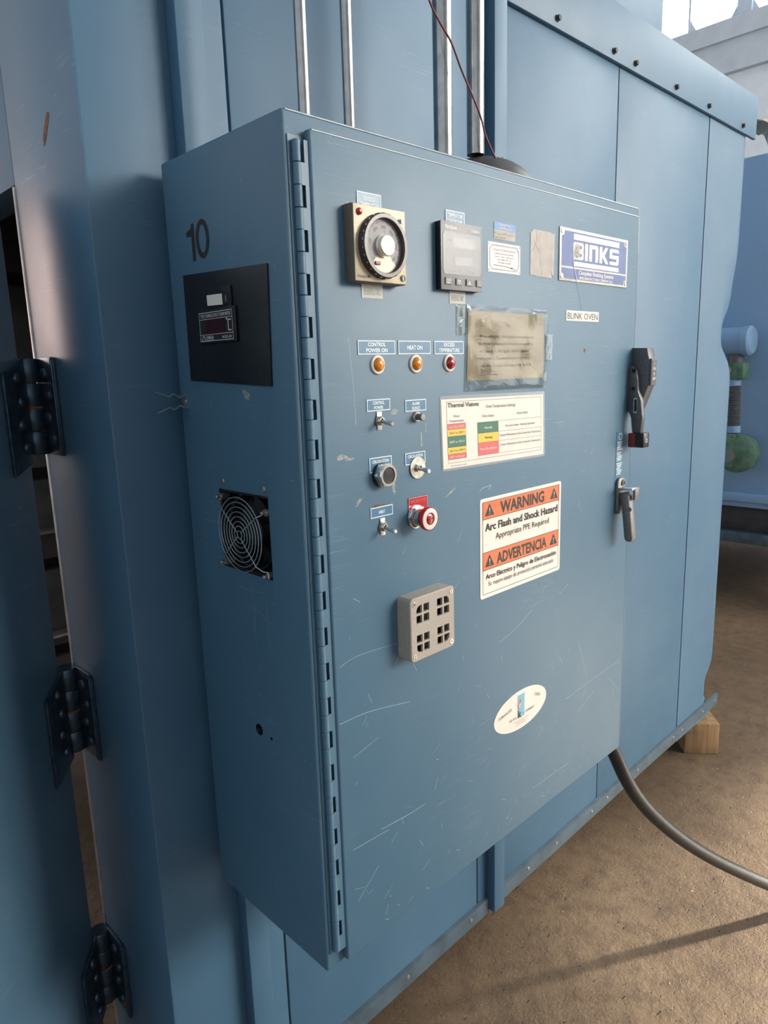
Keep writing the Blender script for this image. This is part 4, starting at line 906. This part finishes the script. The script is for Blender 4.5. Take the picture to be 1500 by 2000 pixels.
# ================================================================== sheets and stickers on the door
def sheet(name, cx_, cz_, label, cat): return thing(name, P(DOORF, cx_, cz_), label, cat)
# warning sign
ws = sheet('warning_sign', 0.489, 0.5095, 'white and orange bilingual WARNING ADVERTENCIA arc flash sticker', 'sign')
a0, a1, c0, c1 = 0.3635, 0.6145, 0.5095, 0.6865
b = B(DOORF); b.poly(rrect(a0, a1, c0, c1, 0.005), 0.0001, 0.0007, 'sign_white'); b.build('sheet', ws, smooth=0)
HH = c1-c0; fy = lambda f: c1-HH*f
b = B(DOORF); i0, i1 = a0+0.0065, a1-0.0070; wv = 0.0010
for f0, f1 in ((0.034, 0.205), (0.535, 0.713)): b.rect(i0, i1, fy(f1), fy(f0), wv, 'sign_orange')
b.build('orange_bands', ws, smooth=0)
b = B(DOORF); wv = 0.0013; b.outline(i0, i1, fy(0.960), fy(0.034), 0.0008, wv, 'print_black')
for f in (0.205, 0.535, 0.713): b.rect(i0, i1, fy(f)-0.0005, fy(f)+0.0005, wv, 'print_black')
b.text('WARNING', (i0+i1)/2-0.001, fy(0.1185), 0.0205, wv, 'print_black', width=0.137, bold=0.035)
b.text('Arc Flash and Shock Hazard', (i0+i1)/2+0.001, fy(0.285), 0.0135, wv, 'print_black', width=0.226, bold=0.028)
b.text('Appropriate PPE Required', (i0+i1)/2+0.001, fy(0.395), 0.0115, wv, 'print_black', width=0.166, bold=0.002)
b.text('ADVERTENCIA', (i0+i1)/2-0.001, fy(0.626), 0.0200, wv, 'print_black', width=0.157, bold=0.03)
b.text('Arco Eléctrico y Peligro de Electrocución', (i0+i1)/2, fy(0.782), 0.0092, wv, 'print_black', width=0.221, bold=0.022)
b.text('Se require equipo de protección personal adecuado', (i0+i1)/2, fy(0.860), 0.0085, wv, 'print_black', width=0.205)
for uu in (i0+0.019, i1-0.018):
    for f in (0.122, 0.630):
        vv = fy(f); b.poly([(uu-0.0130, vv-0.0095), (uu+0.0130, vv-0.0095), (uu, vv+0.0115)], wv, wv, 'print_black')
        b.poly([(uu-0.0011, vv+0.0040), (uu+0.0011, vv+0.0040), (uu+0.0007, vv-0.0035), (uu-0.0007, vv-0.0035)], wv+0.0002, wv+0.0002, 'print_white'); b.rect(uu-0.0010, uu+0.0010, vv-0.0072, vv-0.0052, wv+0.0002, 'print_white')
b.build('lettering', ws, smooth=0)
# laminated oven temperature chart
ch = sheet('laminated_chart', 0.41, 0.745, 'laminated Thermal Visions oven temperature chart with coloured cells', 'chart')
CF = DOORF @ Matrix.Translation((0.268, 0.745, 0)) @ Matrix(((1, -0.035, 0, 0), (-0.0155, 1, 0, 0), (0, 0, 1, 0), (0, 0, 0, 1)))
CW, CH = 0.289, 0.1185
b = B(CF); b.poly(rrect(0, CW, 0, CH, 0.005), 0.0002, 0.0008, 'laminate_edge'); b.build('laminate', ch, smooth=0)
b = B(CF); b.rect(0.0030, CW-0.0055, 0.0040, CH-0.0055, 0.0011, 'paper_white'); b.build('paper', ch, smooth=0)
b = B(CF); wv = 0.0013; X = lambda f: 0.0030 + (CW-0.0085)*f; Y = lambda f: CH-0.0055-(CH-0.0095)*f
for x0_, x1_, y0_, y1_, m_ in ((0.045, 0.205, 0.355, 0.435, 'chart_red'), (0.045, 0.205, 0.435, 0.535, 'chart_yellow'), (0.045, 0.205, 0.535, 0.695, 'chart_green'), (0.045, 0.205, 0.695, 0.795, 'chart_yellow'), (0.045, 0.205, 0.795, 0.872, 'chart_red'), (0.315, 0.515, 0.370, 0.535, 'chart_green'), (0.315, 0.515, 0.535, 0.680, 'chart_yellow'), (0.315, 0.515, 0.680, 0.872, 'chart_red')):
    b = B(CF); b.rect(X(x0_), X(x1_), Y(y1_), Y(y0_), wv, m_); b.build('colour_cell', ch, smooth=0)
b = B(CF); wv = 0.0015
b.outline(X(0.042), X(0.975), Y(0.925), Y(0.035), 0.0005, wv, 'print_black')
for y_ in (0.355, 0.435, 0.535, 0.695, 0.795, 0.872): b.rect(X(0.045), X(0.205), Y(y_)-0.0002, Y(y_)+0.0002, wv, 'print_black')
for y_ in (0.370, 0.535, 0.680, 0.872): b.rect(X(0.315), X(0.975), Y(y_)-0.0002, Y(y_)+0.0002, wv, 'print_black')
for x_ in (0.205, 0.315, 0.515): b.rect(X(x_)-0.0002, X(x_)+0.0002, Y(0.872), Y(0.362), wv, 'print_black')
b.text('Thermal Visions', X(0.052), Y(0.085), 0.0072, wv, 'print_black', width=0.078, align='L', bold=0.02)
b.text('Oven Temperature Settings', X(0.545), Y(0.135), 0.0055, wv, 'print_grey', width=0.083)
b.text('Oven', X(0.125), Y(0.245), 0.0042, wv, 'print_grey', width=0.014); b.text('Temperature', X(0.125), Y(0.312), 0.0042, wv, 'print_grey', width=0.036)
b.text('Oven Status', X(0.415), Y(0.275), 0.0048, wv, 'print_grey', width=0.032); b.text('Action Items', X(0.765), Y(0.270), 0.0048, wv, 'print_grey', width=0.033)
for q, y_, m_ in (('Less than 250 F', 0.397, 'print_white'), ('250 F to 299 F', 0.487, 'print_black'), ('300F to 350 F', 0.617, 'print_white'), ('351 F to 399 F', 0.747, 'print_black'), ('400 F or Greater', 0.836, 'print_white')): b.text(q, X(0.125), Y(y_), 0.0038, wv, m_, width=0.037, bold=0.008)
for q, y_, m_, wd in (('Normal', 0.455, 'print_white', 0.020), ('Warning', 0.607, 'print_black', 0.021), ('Out of Specification', 0.775, 'print_white', 0.046)): b.text(q, X(0.415), Y(y_), 0.0042, wv, m_, width=wd, bold=0.01)
b.text('No action taken - Normal Operation', X(0.745), Y(0.455), 0.0040, wv, 'print_black', width=0.088)
for y_ in (0.597, 0.745): b.text('Contact Maintenance to the Correct the Temperature', X(0.745), Y(y_), 0.0040, wv, 'print_black', width=0.122)
b.text('Oven temperature settings', X(0.062), Y(0.965), 0.0028, wv, 'print_grey', width=0.040, align='L')
b.build('lettering', ch, smooth=0)
# yellowed note in a taped plastic sleeve
nt_ = sheet('taped_note', 0.445, 0.866, 'yellowed typed note in a glossy crinkled plastic sleeve', 'note')
b = B(DOORF); b.poly([(0.331, 0.8845), (0.548, 0.8835), (0.5485, 0.9915), (0.335, 0.993)], 0.0006, 0.0009, 'sticker_grey'); pm_ = plain('aged_paper', (0.40, 0.33, 0.22, 1), 0.6, 0, 0.22, 0.05, 14); b.mats = ['aged_paper']; b.build('paper', nt_, smooth=0)
b = B(DOORF); wv = 0.0012
for k, (q, wd) in enumerate((('When setting the oven temperature. Always set', 0.155), ('the Excess Temperature control on a temperature', 0.152), ('set (excess) to 20 F higher than the desired', 0.138), ('temperature. Therefore the oven will not go', 0.143), ('more than 20 F over the temperature desired.', 0.146))):
    b.text(q, 0.362, 0.9545-k*0.0117, 0.0056, wv, 'print_black', width=wd, align='L')
b.line([(q.x, q.y) for q in smooth_path([(0.364, 0.897, 0), (0.369, 0.903, 0), (0.368, 0.896, 0), (0.375, 0.900, 0), (0.378, 0.8965, 0), (0.383, 0.9005, 0), (0.386, 0.897, 0), (0.391, 0.904, 0), (0.391, 0.896, 0), (0.398, 0.899, 0), (0.402, 0.8955, 0), (0.408, 0.8985, 0), (0.418, 0.897, 0)], 4)], 0.0005, wv, 'print_black'); b.line([(0.362, 0.8925), (0.418, 0.8930)], 0.0004, wv, 'print_black')
b.outline(0.366, 0.380, 0.970, 0.981, 0.0012, wv, 'print_faint')
b.build('lettering', nt_, smooth=0)
def film(name, pts4, w_, amp, nu, nv, parent):
    """thin crinkled film over four corner points (bl, br, tr, tl)"""
    b = B(); t = bmesh.new(); g = []
    ph = [random.uniform(0, 6.28) for _ in range(6)]
    for j in range(nv+1):
        row = []
        for i in range(nu+1):
            s, q = i/nu, j/nv
            u_ = (1-s)*(1-q)*pts4[0][0]+s*(1-q)*pts4[1][0]+s*q*pts4[2][0]+(1-s)*q*pts4[3][0]; v_ = (1-s)*(1-q)*pts4[0][1]+s*(1-q)*pts4[1][1]+s*q*pts4[2][1]+(1-s)*q*pts4[3][1]
            h = amp*(0.5+0.5*math.sin(9*s+5*q+ph[0])*math.sin(7*q-3*s+ph[1])) + amp*0.10*math.sin(31*s+13*q+ph[2])*math.sin(19*q+ph[3])
            if i in (0, nu) or j in (0, nv): h *= 0.2
            row.append(t.verts.new((u_, v_, w_+max(0, h))))
        g.append(row)
    for j in range(nv):
        for i in range(nu): t.faces.new((g[j][i], g[j][i+1], g[j+1][i+1], g[j+1][i]))
    b.merge(t, 'clear_sleeve', fr=DOORF); return b.build(name, parent, smooth=60)
film('sleeve', [(0.3245, 0.868), (0.556, 0.8655), (0.5635, 1.0005), (0.3315, 1.002)], 0.0016, 0.0030, 40, 26, nt_)
film('tape_strip', [(0.305, 0.955), (0.333, 0.954), (0.333, 1.000), (0.306, 1.0005)], 0.0003, 0.0005, 14, 18, nt_)
film('tape_strip', [(0.548, 0.915), (0.571, 0.914), (0.571, 0.958), (0.549, 0.960)], 0.0048, 0.0006, 10, 14, nt_)
# small stickers
st_ = sheet('maintenance_sticker', 0.431, 1.107, 'small blue-topped PREVENTIVE MAINTENANCE sticker', 'sticker')
b = B(DOORF); b.box(0.402, 0.460, 1.1065, 1.1325, 0.0001, 0.0006, 'sticker_grey'); b.build('sheet', st_, smooth=0)
b = B(DOORF); b.rect(0.402, 0.460, 1.1215, 1.1325, 0.0008, 'sticker_blue'); wv = 0.0011
b.text('PREVENTIVE', 0.431, 1.1293, 0.0036, wv, 'print_white', width=0.029, bold=0.02); b.text('MAINTENANCE', 0.431, 1.1245, 0.0036, wv, 'print_white', width=0.032, bold=0.02)
b.text('BY', 0.406, 1.1163, 0.0028, wv, 'print_black'); b.text('DATE', 0.430, 1.1163, 0.0028, wv, 'print_black'); b.line([(0.409, 1.115), (0.424, 1.115)], 0.0004, wv, 'print_black'); b.line([(0.435, 1.115), (0.457, 1.115)], 0.0004, wv, 'print_black'); b.text('NEXT DUE DATE', 0.405, 1.1095, 0.0028, wv, 'print_black', align='L', width=0.027)
b.build('lettering', st_, smooth=0)
st_ = sheet('service_sticker', 0.430, 1.0555, 'white framed technical services sticker with phone numbers', 'sticker')
b = B(DOORF); b.poly(rrect(0.386, 0.4745, 1.0555, 1.1015, 0.002), 0.0001, 0.0006, 'sign_white'); b.build('sheet', st_, smooth=0)
b = B(DOORF); wv = 0.0009
for d_ in (0.0042, 0.0056):
    q = notched(0.386+d_, 0.4745-d_, 1.0555+d_, 1.1015-d_, 0.005, ('bl', 'br', 'tr', 'tl')); b.line(q+[q[0]], 0.0007 if d_ < 0.005 else 0.0004, wv, 'print_black')
for q, vv, h, wd in (('DOUGLAS TECHNICAL SERVICES', 1.0905, 0.0034, 0.061), ('Industrial Equipment Specialist', 1.0850, 0.0028, 0.052), ('Service / Parts - Calibrations', 1.0803, 0.0028, 0.050), ('Phone (800) 354-2736', 1.0757, 0.0028, 0.038), ('FAX (800) 354-2049', 1.0711, 0.0028, 0.034)): b.text(q, 0.430, vv, h, wv, 'print_black', width=wd)
b.line([(0.400, 1.0665), (0.43, 1.0660), (0.452, 1.0640), (0.462, 1.0625)], 0.0009, wv, 'print_black'); b.poly([(0.445, 1.0650), (0.453, 1.0655), (0.451, 1.0625)], wv, wv, 'print_black')
for uu, vv in ((0.389, 1.0585), (0.4715, 1.0585), (0.389, 1.0985), (0.4715, 1.0985)): b.disc((uu, vv), 0.001, 0.0006, wv, 'print_black', 10)
b.build('lettering', st_, smooth=0)
st_ = sheet('faded_sticker', 0.541, 1.056, 'torn faded blank sticker left of the blue nameplate', 'sticker')
b = B(DOORF); b.poly([(0.504, 1.0585), (0.520, 1.0580), (0.5205, 1.0570), (0.574, 1.0562), (0.577, 1.064), (0.579, 1.131), (0.560, 1.133), (0.511, 1.133), (0.5095, 1.129), (0.5045, 1.128)], 0.0001, 0.0007, 'sticker_grey'); b.build('sheet', st_, smooth=0)
b = B(DOORF); wv = 0.0009
b.line([(0.520, 1.131), (0.523, 1.120), (0.520, 1.108), (0.531, 1.098), (0.534, 1.080), (0.540, 1.060)], 0.0007, wv, 'print_grey'); b.line([(0.514, 1.118), (0.519, 1.110), (0.512, 1.100), (0.507, 1.096)], 0.0006, wv, 'print_grey'); b.line([(0.525, 1.128), (0.530, 1.112), (0.536, 1.098)], 0.0005, wv, 'print_faint'); b.poly([(0.566, 1.071), (0.574, 1.060), (0.575, 1.058), (0.572, 1.0575)], wv, wv, 'print_grey')
for k in range(6): b.line([(0.538, 1.122-k*0.009), (0.572, 1.1215-k*0.009)], 0.0004, wv, 'cardboard')
b.line([(0.555, 1.126), (0.556, 1.075)], 0.0003, wv, 'cardboard'); b.line([(0.508, 1.082), (0.515, 1.060)], 0.0005, wv, 'print_faint'); b.line([(0.562, 1.11), (0.570, 1.09), (0.569, 1.07)], 0.0004, wv, 'print_faint')
b.build('creases', st_, smooth=0)
st_ = sheet('oven_name_label', 0.681, 0.985, 'white label tape reading BLINK OVEN', 'label')
b = B(DOORF); b.box(0.6215, 0.7395, 0.985, 1.0035, 0.0001, 0.0006, 'paper_white'); b.build('tape', st_, smooth=0)
b = B(DOORF); b.text('BLINK OVEN', 0.6805, 0.9943, 0.0122, 0.0009, 'print_black', width=0.109); b.build('lettering', st_, smooth=0)
st_ = sheet('oval_sticker', 0.488, 0.214, 'cream oval furnace company sticker near the foot of the door', 'sticker')
b = B(DOORF); oc = (0.488, 0.2595); b.poly([(oc[0]+0.086*math.cos(2*math.pi*k/48), oc[1]+0.0395*math.sin(2*math.pi*k/48)) for k in range(48)], 0.0001, 0.0007, 'paper_white'); b.build('sheet', st_, smooth=0)
b = B(DOORF); wv = 0.0010; b.rect(0.4755, 0.4985, 0.2435, 0.2905, wv, 'sticker_cyan'); wv = 0.0012
b.poly([(0.4785, 0.262), (0.4830, 0.2615), (0.4865, 0.267), (0.4870, 0.276), (0.4845, 0.2835), (0.4805, 0.276), (0.4775, 0.268)], wv, wv, 'sticker_red'); b.poly([(0.4800, 0.2635), (0.4825, 0.2635), (0.4848, 0.269), (0.4840, 0.276), (0.4810, 0.271)], wv+0.0002, wv+0.0002, 'print_white')
b.text('k', 0.4832, 0.2515, 0.0140, wv, 'print_black', bold=0.05); b.text('H', 0.4945, 0.2490, 0.0060, wv, 'sticker_blue', bold=0.02)
b.text('FURNACES', 0.4365, 0.2670, 0.0062, wv, 'print_grey', width=0.040, rot=R(9)); b.text('OVENS', 0.5415, 0.2715, 0.0060, wv, 'print_grey', width=0.021, rot=R(-22)); b.text('THE W.H.', 0.4610, 0.2470, 0.0058, wv, 'print_grey', width=0.025); b.text('COMPANY', 0.5160, 0.2495, 0.0058, wv, 'print_grey', width=0.029)
for vv, hw, m_ in ((0.2385, 0.0225, 'print_faint'), (0.2345, 0.015, 'chart_red'), (0.2305, 0.017, 'print_faint')):
    for k in range(8): b.rect(0.487-hw+k*hw/4, 0.487-hw+k*hw/4+hw/5.5, vv-0.0006, vv+0.0006, wv, m_)
b.build('lettering', st_, smooth=0)

# ================================================================== conduits, wires, cable
for (x, r_, lab) in ((0.145, 0.0088, 'thin galvanized conduit nearest the left edge of the cabinet top'), (0.233, 0.0086, 'thin galvanized conduit, second from the left above the cabinet'), (0.453, 0.0165, 'thick galvanized conduit left of the other thick one'), (0.543, 0.0160, 'thick galvanized conduit at the right, crossed by the red wire')):
    cdt = thing('conduit', (x, -0.17, ZF+H), lab, 'conduit', 'conduits above the cabinet')
    b = B(); b.tube([(x, -0.17, ZF+H+(0.0005 if x < 0.5 else 0.068)), (x, -0.17, ZF+2.6)], r_, 'galvanized', 28); b.build('pipe', cdt)
    if x < 0.5: b = B(); b.lathe((x, -0.17), [(r_, 0.0005), (r_+0.007, 0.0005), (r_+0.007, 0.007), (r_+0.004, 0.010), (r_, 0.010)], 'zinc', 24, fr=Matrix.Translation((0, 0, ZF+H))); b.build('lock_nut', cdt)
b = B(); t = bmesh.new(); bmesh.ops.create_uvsphere(t, u_segments=32, v_segments=16, radius=1.0)
for q in list(t.verts):
    if q.co.z < -0.02: q.co.z = -0.02
for q in t.verts: q.co = (0.590+0.115*q.co.x, -0.165+0.075*q.co.y, ZF+H+0.0025+0.068*max(0, q.co.z)**0.85)
b.merge(t, 'cable_rubber'); seal = b.build('rubber_seal', None, origin=(0.590, -0.165, ZF+H)); tag(seal, 'dark grey rubber seal lump around the two thick conduits', 'seal')
b = B(); wp = [(0.345, -0.205, 1.540), (0.382, -0.205, 1.481), (0.406, -0.205, 1.457), (0.434, -0.207, 1.432), (0.460, -0.205, 1.401), (0.487, -0.205, 1.370), (0.512, -0.205, 1.339), (0.530, -0.205, 1.305), (0.563, -0.205, 1.272), (0.585, -0.20, 1.283)]
wp = [(0.20, -0.20, 1.74), (0.29, -0.203, 1.62)] + wp
b.tube(smooth_path([(x, y, z+ZF) for x, y, z in wp], 6), 0.0017, 'red_wire', 8); o = b.build('red_wire', None, origin=(0.565, -0.205, ZF+1.27)); tag(o, 'thin dark red wire running diagonally across the conduits', 'wire')
b = B(); cp = [(0.899, -0.290, 0.012), (0.900, -0.297, -0.010), (0.930, -0.316, -0.087), (0.975, -0.332, -0.161), (1.037, -0.355, -0.239), (1.125, -0.387, -0.329), (1.218, -0.421, -0.411), (1.317, -0.457, -0.489), (1.457, -0.508, -0.592), (1.600, -0.560, -0.690), (1.72, -0.605, -0.729), (2.1, -0.80, -0.732), (2.6, -1.3, -0.732)]
cp[0] = (0.893, -0.285, -0.0005)
b.tube(smooth_path([(x, y, z+ZF) for x, y, z in cp], 8), 0.0165, 'cable_rubber', 18); o = b.build('power_cable', None, origin=(0.893, -0.285, ZF)); tag(o, 'thick dark rubber power cable drooping from the cabinet to the floor', 'cable')

# ================================================================== timber block under the oven
fd = Vector((0.652, -0.758, 0)); bd = Vector((0.758, 0.652, 0))
TF = frame((2.262, 0.071, 0), fd, bd, (0, 0, 1))
b = B(TF); b.box(0, 0.141, 0, 0.55, 0.0, 0.139, 'timber', 0.004); o = b.build('timber_block', None, origin=(2.45, 0.20, 0)); tag(o, 'rough square timber block propping up the corner of the oven', 'timber block')
# ================================================================== second machine in the background
mc = thing('blue_machine', (4.6, 2.2, 0), 'large plain blue machine housing standing behind the oven', 'machine')
b = B(); b.box(4.5, 6.6, -0.6, 4.2, 0.66, 2.91, 'machine_blue', 0.006); b.build('housing', mc)
b = B(); b.box(4.47, 4.5, -0.6, 4.2, 0.70, 0.762, 'machine_blue', 0.006); b.build('ledge', mc)
b = B(); b.box(4.62, 6.4, -0.5, 4.1, 0.462, 0.66, 'dark_beam', 0.004); b.build('base_beam', mc)
b = B(); b.box(4.52, 4.62, -0.6, 4.2, 0.40, 0.480, 'skirt_metal', 0.004); b.build('base_rail', mc)
for yy_ in (-0.4, 1.7, 3.9): b = B(); b.box(4.66, 4.80, yy_, yy_+0.14, 0, 0.462, 'dark_beam', 0.004); b.build('leg', mc)
pu = thing('pump_valve_assembly', (4.3, 0.66, 0.95), 'green valve and pump hung on a flexible hose in front of the blue machine', 'pump')
def bgp(y, z): return (4.36, y, z)
b = B(); MF = frame((4.36, 0, ZF), (0, -1, 0), (0, 0, 1), (-1, 0, 0))
YF = frame((4.36, 0.78, ZF+1.02), (1, 0, 0), (0, 0, 1), (0, -1, 0))      # axis of the motor runs along -y
b.lathe((0, 0), [(0, -0.15), (0.088, -0.15), (0.088, 0.11), (0.094, 0.11), (0.094, 0.15), (0.080, 0.165), (0, 0.165)], 'machine_blue', 32, fr=YF); b.build('motor', pu)
b = B(); b.tube([(4.36, 0.715, ZF+0.94), (4.36, 0.712, ZF+0.86)], 0.045, 'hose_grey', 20); b.build('neck', pu)
b = B(MF); b.box(-0.775, -0.645, 0.775, 0.885, -0.06, 0.05, 'machine_green', 0.012); b.disc((-0.735, 0.835), 0.022, 0.05, 0.062, 'zinc', 16); b.build('valve', pu)
b = B(); b.tube([(4.36, 0.715, ZF+0.78), (4.36, 0.712, ZF+0.735)], 0.040, 'machine_blue', 20); b.tube([(4.36, 0.700, ZF+0.475), (4.36, 0.698, ZF+0.43)], 0.040, 'machine_blue', 20); b.build('hose_clamp', pu)
b = B(); pts = []; rr = []
for k in range(45): pts.append((4.36, 0.712-0.012*k/44, ZF+0.735-0.26*k/44)); rr.append(0.041 if k % 2 else 0.036)
b.tube(pts, rr, 'hose_grey', 18); b.build('hose', pu)
b = B(MF); b.lathe((-0.66, 0.295), [(0, -0.07), (0.115, -0.07), (0.125, -0.03), (0.125, 0.03), (0.09, 0.05), (0, 0.05)], 'machine_green', 32); b.box(-0.80, -0.67, 0.20, 0.425, -0.06, 0.055, 'machine_green', 0.015); b.disc((-0.70, 0.285), 0.045, 0.05, 0.085, 'zinc', 20); b.disc((-0.78, 0.285), 0.05, 0.05, 0.09, 'rust', 12); b.build('pump_body', pu)
# the housing carries the bracket that the assembly hangs from
b = B(MF); b.box(-0.90, -0.72, 0.99, 1.05, -0.139, -0.080, 'machine_blue', 0.004); b.build('bracket', pu)
cbd = thing('cardboard_sheets', (4.9, 0.8, ZF+2.16), 'crumpled cardboard lying on top of the blue machine', 'cardboard')
for k, (yc, zc, tilt, wd) in enumerate(((0.66, 2.161, 0.5, 0.30), (0.50, 2.163, 0.35, 0.36))):
    b = B(); t = bmesh.new(); g = []
    for i in range(9):
        row = []
        for j in range(9):
            y = yc + (i/8-0.5)*wd; x = 4.62 + j*0.05
            row.append(t.verts.new((x, y, ZF+zc+0.030+0.20*abs(math.sin(2.0*i/8+0.8*k+0.4*j/8))*(1 if k == 0 else 0.55) + 0.02*math.sin(j*1.3+i))))
        g.append(row)
    for i in range(8):
        for j in range(8): t.faces.new((g[i][j], g[i][j+1], g[i+1][j+1], g[i+1][j]))
    r_ = bmesh.ops.extrude_face_region(t, geom=t.faces[:])
    for q in r_['geom']:
        if isinstance(q, bmesh.types.BMVert): q.co.z += 0.006
    bmesh.ops.recalc_face_normals(t, faces=t.faces); b.merge(t, 'cardboard'); b.build('sheet', cbd, smooth=0)
